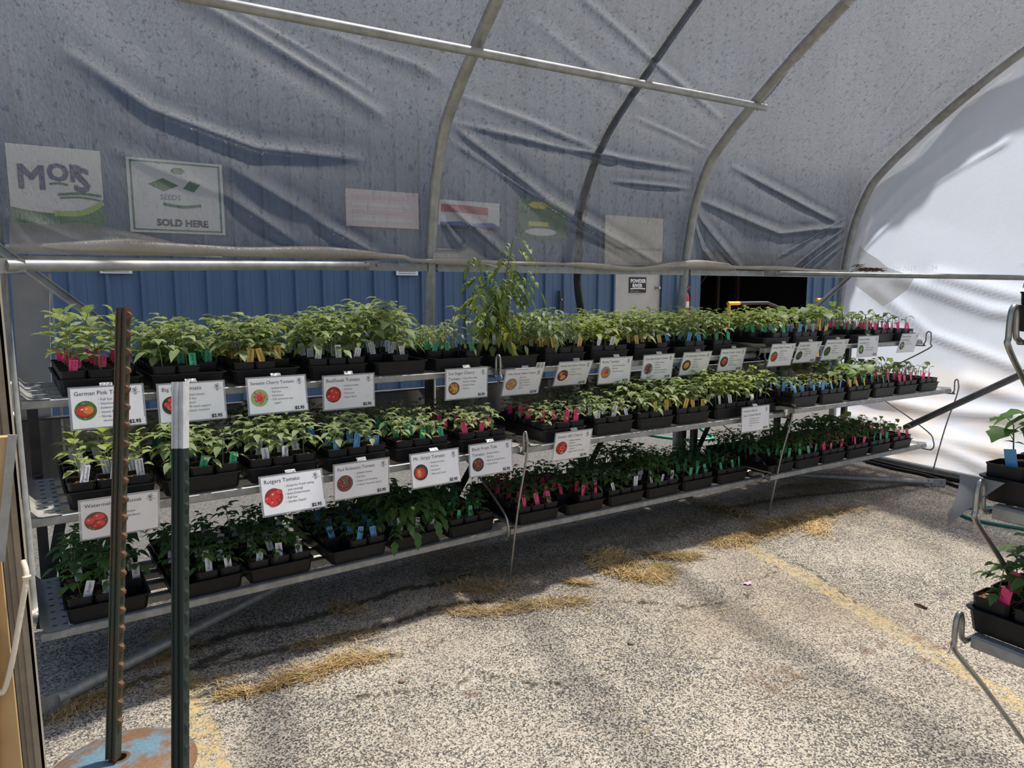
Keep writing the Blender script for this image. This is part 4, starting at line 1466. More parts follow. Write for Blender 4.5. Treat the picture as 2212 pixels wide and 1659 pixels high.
# tray: (centre x, tag colour, tag text, plant kind, leaf material, height scale, missing front pots, fill)
# positions follow the benches from the near end
TR = {
    (0, 't'): [(.254, 'pink', 'German|Pink', 'broad', 'leaf', 1.12, {(0, 2)}), (.548, 'green', 'Big Beef', 'tomato', 'leaf', 1.05, {(0, 2)}), (.846, 'yellow', 'Sweetie', 'tomato', 'leaf', 1.1, {(0, 2)}),
               (1.151, 'white', 'Beefsteak|Tomato', 'bushy', 'leaf', 1.1, set()), (1.455, 'white', 'Beefsteak|Tomato', 'bushy', 'leaf', 1.18, {(0, 0), (0, 2), (1, 2)}), (1.762, 'green', 'Sun Sugar', 'woolly', 'leaf', .85, {(0, 0), (0, 1)})],
    (1, 't'): [(.118, None, '', None, None, 1, set()), (.43, 'yellow', 'Wooly Kate', 'woolly', 'leaf_grey', 1.25, set()), (.735, 'white', 'Roma', 'tomato', 'leaf_yel', 1.0, set()),
               (1.05, 'yellow', 'Cherokee', 'bushy', 'leaf', 1.0, {(0, 1)}), (1.36, 'blue', 'Old German', 'fine', 'leaf', 1.15, {(0, 0)}), (1.69, 'green', 'Arkansas', 'fine', 'leaf', 1.12, {(0, 2)})],
    (2, 't'): [(.157, 'green', '', 'fine', 'leaf_yel', .92, {(0, 0)}), (.466, 'blue', '', 'cuc_small', 'leaf_cuc', 1.15, set()), (.782, 'yellow', '', 'cucumber', 'leaf_cuc', 1.1, {(0, 2), (0, 1)}),
               (1.121, 'green', '', 'cuc_small', 'leaf_cuc', 1.45, {(0, 0), (0, 1)}), (1.420, 'pink', '', 'cuc_small', 'leaf_cuc', 1.2, set()), (1.716, 'pink', '', 'cuc_small', 'leaf_cuc', 1.05, set())],
    (0, 'm'): [(.245, 'white', 'Watermelon|Beefsteak', 'broad', 'leaf_yel', .85, set()), (.534, 'green', 'Big Beef', 'tomato', 'leaf', .95, set()), (.83, 'white', 'Rutger', 'bushy', 'leaf', .85, set()),
               (1.13, 'blue', 'Paul|Robeson', 'tomato', 'leaf', .75, set()), (1.433, 'green', 'Mr Stripy', 'tomato', 'leaf', .72, set()), (1.747, 'pink', 'Tula', 'tomato', 'leaf', .68, set())],
    (1, 'm'): [(.247, 'pink', 'Sweet|100', 'tomato', 'leaf', .62, set()), (.571, 'white', 'Roma', 'tomato', 'leaf', .8, set()), (.867, 'yellow', 'Cherokee', 'tomato', 'leaf', 1.0, set()),
               (1.154, 'yellow', 'Cherokee', 'tomato', 'leaf', 1.0, set()), (1.60, 'white', 'Bundle', 'fine', 'leaf_yel', 1.1, set(), 'long')],
    (2, 'm'): [(.138, 'blue', '', 'sprout', 'leaf_yel', 1.15, set()), (.434, 'blue', '', 'sprout', 'leaf_yel', 1.15, set()), (.738, 'yellow', '', 'cucumber', 'leaf_cuc', .9, set()),
               (1.04, 'green', '', 'cuc_small', 'leaf_cuc', 1.4, set()), (1.341, 'pink', '', 'cuc_small', 'leaf_cuc', 1.3, set()), (1.640, 'pink', '', 'cuc_small', 'leaf_cuc', 1.1, set())],
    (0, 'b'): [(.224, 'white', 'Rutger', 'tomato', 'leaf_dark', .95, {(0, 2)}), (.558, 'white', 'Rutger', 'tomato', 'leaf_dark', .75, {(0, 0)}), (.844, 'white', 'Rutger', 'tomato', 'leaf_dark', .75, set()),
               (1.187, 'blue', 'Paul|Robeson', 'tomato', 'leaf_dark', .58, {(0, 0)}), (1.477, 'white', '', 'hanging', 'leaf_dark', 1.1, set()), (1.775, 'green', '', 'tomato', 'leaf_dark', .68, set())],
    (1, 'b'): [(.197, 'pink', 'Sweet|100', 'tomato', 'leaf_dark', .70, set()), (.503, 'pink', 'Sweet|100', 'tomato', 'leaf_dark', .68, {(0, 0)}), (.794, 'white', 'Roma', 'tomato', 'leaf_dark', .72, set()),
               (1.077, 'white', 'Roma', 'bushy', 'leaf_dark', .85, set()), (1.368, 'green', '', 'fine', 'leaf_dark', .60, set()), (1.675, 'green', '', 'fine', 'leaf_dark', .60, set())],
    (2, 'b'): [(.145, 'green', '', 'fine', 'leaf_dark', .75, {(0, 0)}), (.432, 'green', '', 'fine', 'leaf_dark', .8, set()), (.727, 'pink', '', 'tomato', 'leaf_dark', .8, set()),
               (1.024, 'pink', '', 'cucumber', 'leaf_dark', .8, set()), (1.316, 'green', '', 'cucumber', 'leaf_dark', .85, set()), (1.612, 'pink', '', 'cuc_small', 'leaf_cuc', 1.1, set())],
}
ORD = ('first', 'second', 'third', 'fourth', 'fifth', 'sixth')


def tray_geo(w=0.274, d=0.548, h=0.060):
    mb = MB()
    t, tp = 0.0022, 0.014
    def ring(ix, z):
        a, b = w / 2 - ix, d / 2 - ix
        c = 0.012
        return [(-a + c, -b, z), (a - c, -b, z), (a, -b + c, z), (a, b - c, z), (a - c, b, z), (-a + c, b, z), (-a, b - c, z), (-a, -b + c, z)]
    rs = [ring(tp, 0), ring(.006, h - .004), ring(0, h - .004), ring(0, h), ring(.0085, h), ring(tp + t, .003)]
    V = [p for r in rs for p in r]
    F = [tuple(range(7, -1, -1))]
    for i in range(len(rs) - 1):
        for k in range(8): F.append((i * 8 + k, i * 8 + (k + 1) % 8, (i + 1) * 8 + (k + 1) % 8, (i + 1) * 8 + k))
    F.append(tuple(40 + k for k in range(8)))
    mb.add(V, F)
    for k in range(5):   # stiffening ribs of the long sides
        y = -d / 2 + d * (k + 1) / 6
        for s in (-1, 1): mb.box((s * (w / 2 - .0105), y, h * .5), (.003, .012, h * .8), rot=Matrix.Rotation(s * 0.14, 3, 'Y'))
    return mb


TRAY_ME = tray_geo().mesh('plant_tray', M['plastic'], 30)
pots = []        # (matrix, kind, variant, leaf, scale, tag colour, text, label, group, score)
rr = random.Random(77)


def seed_label(color, kind, row, posn, tr, where):
    nm = 'cucumber' if 'cuc' in kind else 'tomato'
    return '%s-tagged %s seedling, %s row, %s pot, %s tray, %s' % (color, nm, ('front',) + ('x',) * 0 + ORD[1:2] and (('front',) + ORD[1:])[row], posn, tr, where)


def fill_tray(tm, rows, cols, px, py, color, text, kind, leaf, hs, missing, tr, where, w=1.0):
    names3 = ('first', 'middle', 'last') if cols == 3 else ORD
    for row in range(rows):
        for c in range(cols):
            if (row, c) in missing or rr.random() < (0.03 if row else 0): continue
            x = (c - (cols - 1) / 2) * px + rr.uniform(-.0012, .0012)
            y = (row - (rows - 1) / 2) * py + rr.uniform(-.001, .001)
            m = tm @ Matrix.Translation((x, y, 0.0042)) @ Matrix.Rotation(rr.uniform(-.02, .02), 4, 'Z')
            zc = (m.translation - CAM).dot(fw)
            sc = hs * rr.uniform(.85, 1.12) * (1.0 if row else .92)
            score = (1 / zc) * (0.80 ** row) * (0.8 if 'bottom' in where and row > 2 else 1)
            pots.append([m, kind, rr.randrange(len(KINDS[kind])), leaf, sc, color, text, seed_label(color, kind, row, names3[c], tr, where),
                         'seedlings in the %s tray, %s' % (tr, where), score, row])


for (i, s), lst in TR.items():
    for j, e in enumerate(lst):
        cx, color, text, kind, leaf, hs, missing = e[:7]
        long = len(e) > 7
        yc = SY[s] + 0.012 + (0.274 / 2)
        where = '%s shelf, %s bench' % (SN[s], BN[i])
        if long:
            loc = Matrix.Translation((cx, SY[s] + 0.012 + 0.137, SZ[s] + SH + .0035)) @ Matrix.Rotation(PI / 2, 4, 'Z')
        else:
            loc = Matrix.Translation((cx, SY[s] + 0.008 + 0.274, SZ[s] + SH + .0035)) @ Matrix.Rotation(rr.uniform(-.012, .012), 4, 'Z')
        tm = RMAT[i] @ loc
        o = link('plant_tray', TRAY_ME)
        l, q, sc_ = tm.decompose()
        o.location, o.rotation_euler = l, q.to_euler()
        tag(o, 'black plastic tray, %s along the %s' % (ORD[j], where), 'tray', 'plant trays on the %s' % where)
        if kind is None: continue
        if long:
            tm2 = RMAT[i] @ Matrix.Translation((cx, SY[s] + 0.012 + 0.137, SZ[s] + SH + .0035))
            fill_tray(tm2, 3, 6, 0.0875, 0.0875, color, text, kind, leaf, hs, missing, ORD[j], where)
            # a second lengthwise tray stands behind it
            o2 = link('plant_tray', TRAY_ME)
            t3 = RMAT[i] @ Matrix.Translation((cx, SY[s] + 0.012 + 0.137 + 0.277, SZ[s] + SH + .0035)) @ Matrix.Rotation(PI / 2, 4, 'Z')
            l, q, sc_ = t3.decompose()
            o2.location, o2.rotation_euler = l, q.to_euler()
            tag(o2, 'black plastic tray lying lengthwise behind another on the middle shelf, middle bench', 'tray', 'plant trays on the %s' % where)
            fill_tray(RMAT[i] @ Matrix.Translation((cx, SY[s] + 0.012 + 0.137 + 0.277, SZ[s] + SH + .0035)), 3, 6, 0.0875, 0.0875, color, text, kind, leaf, hs, set(), 'rear', where)
        else:
            fill_tray(tm, 6, 3, 0.0855, 0.0875, color, text, kind, leaf, hs, missing, ORD[j], where)

# ------------------------------------------------------------------ bench across the aisle
AX = 1.80   # its front line
def aisle_bench():
    o = empty('plant_bench', (AX, 0, 0), label='galvanised plant bench across the aisle, mostly outside the picture', cat='bench')
    lv = [('b', .597, .790), ('m', .930, .770), ('t', 1.335, .735)]
    for s, z, ye in lv:
        mb = MB()
        for k in range(5):
            x = 0.02 + k * 0.125
            h = .017
            pr = [(-.018, -h * .7), (-.012, -h), (.012, -h), (.018, -h * .7), (.018, h * .7), (.012, h), (-.012, h), (-.018, h * .7)]
            mb.tube([(x, ye, z + .0), (x, ye - 1.5, z + .0)], 0, prof=pr, upv=(0, 0, 1))
        sh = mb.build('shelf', M['galv_dull'], o, 30)
        mb = MB()
        ye2 = ye + .012
        mb.tube(catmull([(.5, ye2, z - .004), (.05, ye2, z - .004), (.0, ye2, z + .002), (-.018, ye2, z + .015), (-.024, ye2, z + .06), (-.036, ye2, z + .078), (-.050, ye2, z + .064), (-.052, ye2, z + .012), (-.040, ye2, z - .02), (.12, ye2 - .0, z - .16), (.40, ye2, z - .42)], 5), .0065, 9)
        mb.build('wire_bracket', M['wire'], o, 60)
    mb = MB()
    for y in (.70, -.6): mb.span((.48, y - .02, 0.004), (.52, y + .02, 1.4))
    mb.build('rear_post', M['black_steel'], o)
    where = 'aisle bench'
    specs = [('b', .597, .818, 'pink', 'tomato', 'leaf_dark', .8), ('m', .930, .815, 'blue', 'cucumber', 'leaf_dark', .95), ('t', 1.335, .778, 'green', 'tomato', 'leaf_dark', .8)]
    for s, z, yend, color, kind, leaf, hs in specs:
        for k in range(2):
            tm = Matrix.Translation((AX + .012 + .274, yend - .137 - k * .29, z + .0205)) @ Matrix.Rotation(-PI / 2, 4, 'Z')
            t = link('plant_tray', TRAY_ME)
            t.location, t.rotation_euler = tm.translation, tm.to_euler()
            wl = 'upper' if s == 't' else 'middle' if s == 'm' else 'lower'
            tag(t, 'black plastic tray, %s on the %s level of the aisle bench' % ('end one' if k == 0 else 'inner one', wl), 'tray', 'plant trays on the aisle bench')
            n0 = len(pots)
            fill_tray(tm, 6, 3, .0855, .0875, color, '', kind, leaf, hs, {(0, 0)} if False else set(), 'end' if k == 0 else 'inner', '%s aisle shelf' % wl)
            if k == 1:
                for q in pots[n0:]: q[9] *= 0.2
            if s == 't':
                for q in pots[n0:]: q[9] *= 0.05
        # the sheet hung from the middle tray end
    a = MB()
    V, F = [], []
    n = 10
    for i in range(n + 1):
        f = i / n
        for j in range(5):
            g = j / 4
            # hangs off the tray corner and curls
            p = Vector((AX - .014 - .075 * f * f, .842 - .10 * g * (1 - f) - .02 * f, 1.010 - .085 * f - .03 * g * f + .01 * math.sin(f * 3)))
            V.append(p)
    for i in range(n):
        for j in range(4): F.append((i * 5 + j, (i + 1) * 5 + j, (i + 1) * 5 + j + 1, i * 5 + j + 1))
    a.add(V, F)
    tag(a.build('curled_sign', C_('grey_sheet', 128, 126, 128), smooth=180), 'curled grey sign sheet hanging at the end of the aisle bench', 'sign')


aisle_bench()

# ------------------------------------------------------------------ potted seedlings: 300 as things, the rest as stuff
pots.sort(key=lambda e: -e[9])
NIND = 300
tg = random.Random(5)
seen = {}
stuff = {'v': [], 'f': [], 'm': [], 'n': 0}
SM = [M['pot'], M['soil'], M['stem'], M['leaf'], M['leaf_grey'], M['leaf_yel'], M['leaf_dark'], M['leaf_cuc'], M['tag_pink'], M['tag_green'], M['tag_yellow'], M['tag_white'], M['tag_blue']]
SMI = {m.name: i for i, m in enumerate(SM)}
sv, sf, sm = [], [], []
soff = 0


def s_add(V, F, mats, mat4):
    global soff
    A = np.array([tuple(v) for v in V], dtype=float)
    Mx = np.array(mat4)
    sv.append(A @ Mx[:3, :3].T + Mx[:3, 3])
    sf.extend([tuple(i + soff for i in f) for f in F])
    sm.extend(mats if isinstance(mats, list) else [mats] * len(F))
    soff += len(A)


PLAIN_TAG = tag_geo('', 1.0, False)
for k, (m, kind, var, leaf, sc, color, text, label, group, score, row) in enumerate(pots):
    pm = Matrix.Translation((tg.uniform(-.006, .006), tg.uniform(-.004, .010), PH - .016)) @ Matrix.Rotation(tg.uniform(0, 6.28), 4, 'Z') @ Matrix.Diagonal((sc, sc, sc * tg.uniform(.9, 1.1), 1))
    has_tag = tg.random() < .88
    tmx = Matrix.Translation((tg.uniform(-.008, .024), -.022 + tg.uniform(-.008, .006), PH - .015)) @ Euler((tg.uniform(-.28, .12), tg.uniform(-.22, .25), tg.uniform(-.3, .35))).to_matrix().to_4x4()
    tv = tg.randrange(3)
    if k < NIND:
        nm = 'potted_cucumber' if 'cuc' in kind else 'potted_tomato'
        o = empty(nm, mat=m, label=label, cat='seedling', group=group)
        link('pot', POT_ME, o)
        link('potting_soil', SOIL_ME[k % 3], o)
        st, fo = plant_meshes(kind, var, leaf)
        for n_, me in (('stem', st), ('foliage', fo)):
            c = link(n_, me, o)
            c.matrix_local = pm
        if has_tag:
            c = link('plant_tag', tag_mesh(color, text, tv), o)
            c.matrix_local = tmx
            c['label'] = '%s plastic plant tag' % color
    else:
        s_add(POT.v, POT.f, 0, m)
        s_add(SOIL[k % 3].v, SOIL[k % 3].f, 1, m)
        st, fo = KINDS[kind][var]
        s_add(st['v'], st['f'], 2, m @ pm)
        s_add(fo['v'], fo['f'], SMI[M[leaf].name], m @ pm)
        if has_tag: s_add(PLAIN_TAG.v, PLAIN_TAG.f, SMI[M['tag_' + color].name], m @ tmx)
me = bpy.data.meshes.new('seedlings')
AV = np.concatenate(sv)
me.from_pydata(AV.tolist(), [], sf)
for m_ in SM: me.materials.append(m_)
me.polygons.foreach_set('material_index', np.array(sm, dtype=np.int32))
me.shade_smooth()
me.set_sharp_from_angle(angle=rad(50))
tag(link('seedlings', me), 'mass of small potted seedlings filling the back rows of the trays', 'seedlings', kind='stuff')

# ------------------------------------------------------------------ tall tomato plant in its own tray
tm = RMAT[1] @ Matrix.Translation((.118, SY['t'] + .008 + .274, SZ['t'] + SH + .0035))
tb = random.Random(31)
TALL = empty('potted_tomato_plant', mat=tm @ Matrix.Translation((-.01, -.10, .0045)), label='tall leggy tomato plant with yellowing leaves standing above all seedlings', cat='plant')
mb = MB()
bp = pot_geo(.125, .105)
bp.build('pot', M['pot'], TALL, 35)
soil_geo(9, .125, .105).build('potting_soil', M['soil'], TALL, 180)
st, fo, old = new(), new(), new()
stems = [((-.03, .0), (-.10, .05), .50), ((.0, .02), (.10, .02), .62), ((.02, -.02), (.05, -.04), .42), ((-.02, .03), (-.05, .10), .40), ((.03, .02), (.16, .08), .46), ((-.01, -.03), (-.16, -.02), .34)]
for (bx, by), (tx, ty), H in stems:
    H *= .93
    ax = catmull([(bx, by, .085), (bx + (tx - bx) * .25 + tb.uniform(-.01, .01), by + (ty - by) * .3, .085 + H * .35), (bx + (tx - bx) * .6, by + (ty - by) * .6, .085 + H * .7), (tx, ty, .085 + H)], 4)
    stalk(st, ax, .004, .002, 0, 6)
    az = tb.uniform(0, 6)
    n = int(H * 34)
    for j in range(n):
        t = .22 + .78 * j / (n - 1)
        p = ax[min(len(ax) - 1, int(t * (len(ax) - 1)))]
        az += 2.2 + tb.uniform(-.5, .5)
        tgt = old if (t < .5 and tb.random() < .4) else fo
        compound(tgt, tb, p, az, tb.uniform(.1, .7), tb.uniform(.08, .14), tb.uniform(.044, .060), 3, tb.uniform(.8, 1.3), .52, 0, 5)
np_link = lambda nm, d, mat: link(nm, np_mesh(nm, d['v'], d['f'], M[mat], smooth=180), TALL)
np_link('stem', st, 'stem')
M['leaf_olive'] = leaf_mat('olive_leaf', (0.12, 0.18, 0.045, 1), (0.25, 0.31, 0.085, 1))
np_link('foliage', fo, 'leaf_olive')
np_link('yellowed_foliage', old, 'leaf_old')['label'] = 'yellowed lower leaves'
dd = new()
for k in range(3): leaflet(dd, (.02 + .012 * k, -.065 + .01 * k, .118), (.2 * k - .2, -.6, -.8), (0, 0, 1), .045, .02, 0, 5, True, .3)
np_link('withered_leaf', dd, 'leaf_dead')['label'] = 'withered orange leaf'
mb = MB()
mb.add(*[(lambda g: (g.v, g.f))(tag_geo('', 1.2, False))][0])
c = mb.build('plant_tag', M['tag_white'], TALL)
c.location = (-.045, -.03, .09)
# two more pots at the back of that tray, with their own plants
for k, (x, y, kind) in enumerate([(.05, .16, 'woolly'), (-.05, .18, 'bushy')]):
    o = empty('potted_tomato', mat=tm @ Matrix.Translation((x, y, .0045)), label='tomato seedling behind the tall plant, %s' % ('woolly grey leaves' if k == 0 else 'green leaves'), cat='seedling')
    link('pot', POT_ME, o); link('potting_soil', SOIL_ME[k], o)
    s1, f1 = plant_meshes(kind, k, KMAT[kind])
    for n_, me in (('stem', s1), ('foliage', f1)):
        c = link(n_, me, o); c.location = (0, 0, PH - .016); c.scale = (1.3, 1.3, 1.3)

# ------------------------------------------------------------------ price signs
C_('p_red', 206, 52, 44); C_('p_dkred', 150, 34, 34); C_('p_orange', 226, 128, 48); C_('p_gold', 222, 166, 70); C_('p_purple', 92, 52, 58); C_('p_green', 74, 112, 50); C_('p_dkgreen', 40, 60, 36)
C_('p_brown', 112, 84, 60); C_('p_pale', 236, 206, 190); C_('p_lgreen', 150, 178, 110); C_('p_pinkred', 226, 84, 92); C_('p_grey', 150, 146, 140)
PK = ['p_red', 'p_dkred', 'p_orange', 'p_gold', 'p_purple', 'p_green', 'p_dkgreen', 'p_brown', 'p_pale', 'p_lgreen', 'p_pinkred', 'p_grey']
PM = [M[k] for k in PK]
PI_ = {k[2:]: i for i, k in enumerate(PK)}


def photo(mb, cx, cz, r, bg, fruits, seed):
    """round printed photograph of the fruit"""
    q = random.Random(seed)
    y = -.0012
    disc_(mb, cx, cz, r, r, y, PI_[bg], 26)
    for k in range(16):
        a, d = q.uniform(0, 6.28), r * math.sqrt(q.random()) * .86
        disc_(mb, cx + d * math.cos(a), cz + d * math.sin(a), r * .13, r * .05, y - .00015, PI_[q.choice(['green', 'dkgreen', 'lgreen', 'brown'])], 6, q.uniform(0, 3))
    for k, (fx, fz, rx, rz, c, rot) in enumerate(fruits):
        yy = y - .0003 - k * .00006
        dk = {'red': 'dkred', 'pinkred': 'red', 'orange': 'brown', 'gold': 'orange', 'purple': 'dkred', 'lgreen': 'green', 'green': 'dkgreen', 'dkred': 'purple', 'dkgreen': 'green'}.get(c, 'brown')
        disc_(mb, cx + fx * r, cz + fz * r, rx * r * 1.06, rz * r * 1.06, yy, PI_[dk], 18, rot)
        disc_(mb, cx + fx * r - .02 * r, cz + fz * r + .03 * r, rx * r * .95, rz * r * .93, yy - .00003, PI_[c], 18, rot)
        disc_(mb, cx + fx * r - rx * r * .35, cz + fz * r + rz * r * .35, rx * r * .2, rz * r * .14, yy - .00005, PI_['pale'], 8, rot + .4)


def ring_f(n, rr_, s, c, seed, extra=()):
    q = random.Random(seed)
    out = []
    for k in range(n):
        a = 6.28 * k / n + q.uniform(-.3, .3)
        d = rr_ * q.uniform(.55, 1)
        out.append((d * math.cos(a), d * math.sin(a), s, s * q.uniform(.85, 1), c if isinstance(c, str) else q.choice(c), q.uniform(0, 3)))
    return out + list(extra)


FR = {
    'one_pink': ('green', [(-.05, -.08, .78, .60, 'red', 0), (.25, .0, .5, .45, 'orange', .2)]),
    'cluster_red': ('dkgreen', ring_f(6, .55, .33, ['red', 'pinkred'], 1, [(0, 0, .34, .33, 'red', 0)])),
    'cherry': ('lgreen', ring_f(5, .5, .24, 'pinkred', 2, [(0, -.1, .28, .28, 'red', 0)])),
    'beef': ('dkred', [(-.05, .35, .48, .42, 'red', 0), (-.5, -.3, .38, .36, 'red', 0), (.45, .1, .36, .34, 'red', 0), (.15, -.42, .52, .42, 'red', 0)]),
    'gold': ('brown', ring_f(12, .72, .22, ['gold', 'orange'], 3, [(0, 0, .25, .24, 'gold', 0), (.2, -.3, .22, .2, 'lgreen', 0)])),
    'yellow': ('grey', ring_f(9, .62, .2, ['gold', 'orange'], 4)),
    'duo': ('purple', [(-.3, .25, .42, .36, 'orange', .5), (.25, .35, .36, .34, 'purple', .5), (.1, -.35, .5, .4, 'gold', .4)]),
    'roma': ('grey', [(-.1, .05, .28, .55, 'pinkred', .3), (.25, .2, .25, .4, 'red', .2), (-.35, -.5, .4, .28, 'orange', .2), (.3, -.5, .35, .25, 'orange', -.3)]),
    'purple': ('grey', ring_f(6, .58, .34, ['purple', 'dkred', 'grey'], 5, [(0, 0, .36, .34, 'purple', 0)])),
    'orange1': ('dkgreen', [(0, 0, .72, .62, 'orange', .5), (.1, .1, .4, .4, 'gold', .4)]),
    'trav': ('dkgreen', ring_f(6, .5, .28, ['red', 'pinkred'], 6)),
    'plum': ('green', [(-.35, -.25, .5, .42, 'red', .6), (.35, .25, .52, .4, 'red', .6), (.35, -.45, .4, .3, 'dkred', .5)]),
    'cuke': ('dkgreen', [(-.2, .0, .14, .7, 'green', -.6), (.15, .1, .13, .7, 'dkgreen', -.5), (.4, .0, .12, .6, 'green', -.7)]),
    'cuke2': ('dkgreen', [(-.25, .1, .2, .7, 'lgreen', -.7), (.25, -.1, .2, .7, 'lgreen', -.6)]),
    'wm': ('brown', [(.25, .45, .5, .38, 'pinkred', 0), (-.5, .1, .42, .36, 'pinkred', 0), (.35, -.3, .42, .34, 'pinkred', 0), (0, -.55, .35, .25, 'red', 0)]),
    'rut': ('dkred', [(.1, .15, .62, .55, 'red', .2), (-.65, -.2, .35, .4, 'red', 0), (-.1, -.65, .5, .35, 'red', 0), (.6, .5, .35, .3, 'red', 0)]),
    'paul': ('brown', ring_f(7, .62, .32, ['purple', 'brown', 'dkred'], 7, [(.05, 0, .34, .32, 'brown', 0)])),
    'stripy': ('dkgreen', [(-.1, -.1, .74, .70, 'red', 0), (-.2, -.1, .3, .55, 'orange', .1)]),
    'tula': ('dkgreen', [(-.3, .3, .46, .36, 'dkred', .3), (.4, .35, .40, .34, 'purple', -.3), (.1, -.3, .46, .36, 'purple', .2)]),
    's100': ('dkred', ring_f(22, .82, .15, 'red', 8, [(.1, -.7, .3, .16, 'lgreen', .2)] + ring_f(9, .4, .15, 'pinkred', 9))),
}
B = [
    # bench, shelf, x0, x1, z top, swing dy, title lines, bullets, fruit, price, words for the label
    (0, 't', .146, .382, .072, -.030, ['German Pink Tomato'], ['Full Sun', 'Heirloom', 'Indeterminate', 'Sweet flavor', 'Slicing, canning', '  saucer'], 'one_pink', '$2.95', 'under the first tray of the top shelf'),
    (0, 't', .423, .664, .066, -.020, ['Big Beef Tomato'], ['Indeterminate', 'Full Sun', 'Hybrid', 'Will need support', 'Disease resistant'], 'cluster_red', '$2.95', 'under the second tray of the top shelf'),
    (0, 't', .742, .985, .068, -.025, ['Sweetie Cherry Tomato'], ['Indeterminate', 'Full Sun', 'Heirloom', 'Did someone say', '   sugar?'], 'cherry', '$2.95', 'under the third tray of the top shelf'),
    (0, 't', 1.054, 1.293, .056, .000, ['BeefSteak Tomato'], ['Indeterminate', 'Full Sun', 'Heirloom', 'Super Slicer'], 'beef', '$2.95', 'under the fourth tray of the top shelf'),
    (0, 't', 1.651, 1.893, .050, .005, ['Sun Sugar Cherry', 'Tomato'], ['Tastes like candy', 'Golden Orange', 'Indeterminate', 'Full Sun'], 'gold', '$2.95', 'beside the top wire hook'),
    (1, 't', .018, .249, .030, .055, ['Patio Choice Yellow Tomato'], ['Full Sun', 'Determinate', 'High Yields on', '  small compact', '  plants'], 'yellow', '$2.95', 'below the tall tomato plant'),
    (1, 't', .343, .572, .053, .065, ['Wooly Kate Yellow Tomato'], ['Indeterminate', 'Full Sun', 'Cocktail Tomato'], 'duo', '$2.95', 'under woolly grey seedlings'),
    (1, 't', .617, .852, .062, .025, ['Roma Tomato'], ['Semi-Determinate', 'Full Sun', 'Great for sauces!'], 'roma', '$2.95', 'on the top shelf'),
    (1, 't', .931, 1.175, .064, .025, ['Cherokee Purple Tomato'], ['Indeterminate', 'Full Sun', 'Heirloom', 'Purple and pink hues', 'Super Sweet Slicer'], 'purple', '$2.95', 'on the top shelf'),
    (1, 't', 1.248, 1.490, .065, .045, ['Old German Tomato'], ['Indeterminate', 'Full Sun', 'Heirloom', 'Jumbo Slicer'], 'orange1', '$2.95', 'on the top shelf'),
    (1, 't', 1.568, 1.801, .073, .035, ['Arkansas Traveler Tomato'], ['Indeterminate', 'Full Sun', 'High heat and humidity', '  tolerant', 'Mild and sweet'], 'trav', '$2.95', 'on the top shelf'),
    (2, 't', .037, .281, .058, .035, ['Amish Paste Tomato'], ['Indeterminate', 'Full Sun', 'Heirloom', 'Canning, Sauces,', '  paste, you name it'], 'plum', None, 'on the top shelf'),
    (2, 't', .315, .565, .063, .050, ['Straight Eight', 'Cucumber'], ['Full Sun', 'Indeterminate', 'Straight, Slicing', 'Vigorous'], 'cuke', '$2.95', 'on the top shelf'),
    (2, 't', .615, .880, .071, .045, ['Marketmore Cucumber'], ['Full Sun', 'Great slicer', 'Vigorous', 'Disease resistant'], 'cuke', '$2.95', 'on the top shelf'),
    (2, 't', .986, 1.250, .088, .005, ['Boston Pickling', 'Cucumber'], ['Full Sun', 'A Classic', 'As the name suggests', 'makes great pickles'], 'cuke2', '$2.95', 'on the top shelf'),
    (2, 't', 1.563, 1.816, .095, .035, ['Sweet Burpless', 'Cucumber'], ['Full Sun', 'High Yields', 'Crisp and sweet'], 'cuke2', None, 'at the far end of the top shelf'),
    (0, 'm', .139, .380, .079, .035, ['Watermelon Beefsteak'], ['', 'Indeterminate', 'Sweet-mild flavor'], 'wm', None, 'behind the rusty post'),
    (0, 'm', .711, .955, .073, -.040, ['Rutgers Tomato'], ['Great for Fresh eating', '  and canning!', 'Semi-Determinate', 'Full Sun', 'Garden Staple!'], 'rut', '$2.95', 'on the middle shelf'),
    (0, 'm', 1.000, 1.245, .079, .005, ['Paul Robeson Tomato'], ['Indeterminate', 'Full Sun', 'Sweet and Smokey', 'A flavor favorite slicer!'], 'paul', '$2.95', 'on the middle shelf'),
    (0, 'm', 1.335, 1.579, .078, -.020, ['Mr. Stripy Tomato'], ['Indeterminate', 'Full Sun', 'Heirloom', 'Mild and Sweet'], 'stripy', '$2.95', 'on the middle shelf'),
    (0, 'm', 1.629, 1.870, .082, -.008, ['Black From Tula', 'Tomato'], ['Indeterminate', 'Full Sun', 'Rich & Smoky Flavor', 'Great Slicer'], 'tula', '$2.95', 'beside the bench leg'),
    (1, 'm', .151, .381, .089, .030, ['Sweet 100 Cherry'], ['Indeterminate', 'Full Sun', 'Grows cascading', '  clusters', "Sugary Red Tomato's"], 's100', '$2.95', 'on the middle shelf'),
    (1, 'm', 1.485, 1.738, .100, -.005, ['Heirloom Slice &', 'Sauce Tomato Bundle'], ['Includes Beefsteak, Yellow', 'Brandywine, Roma, Old', 'German, Black Brandywine,', 'Rutger'], None, '$4.95', 'on the middle shelf'),
]


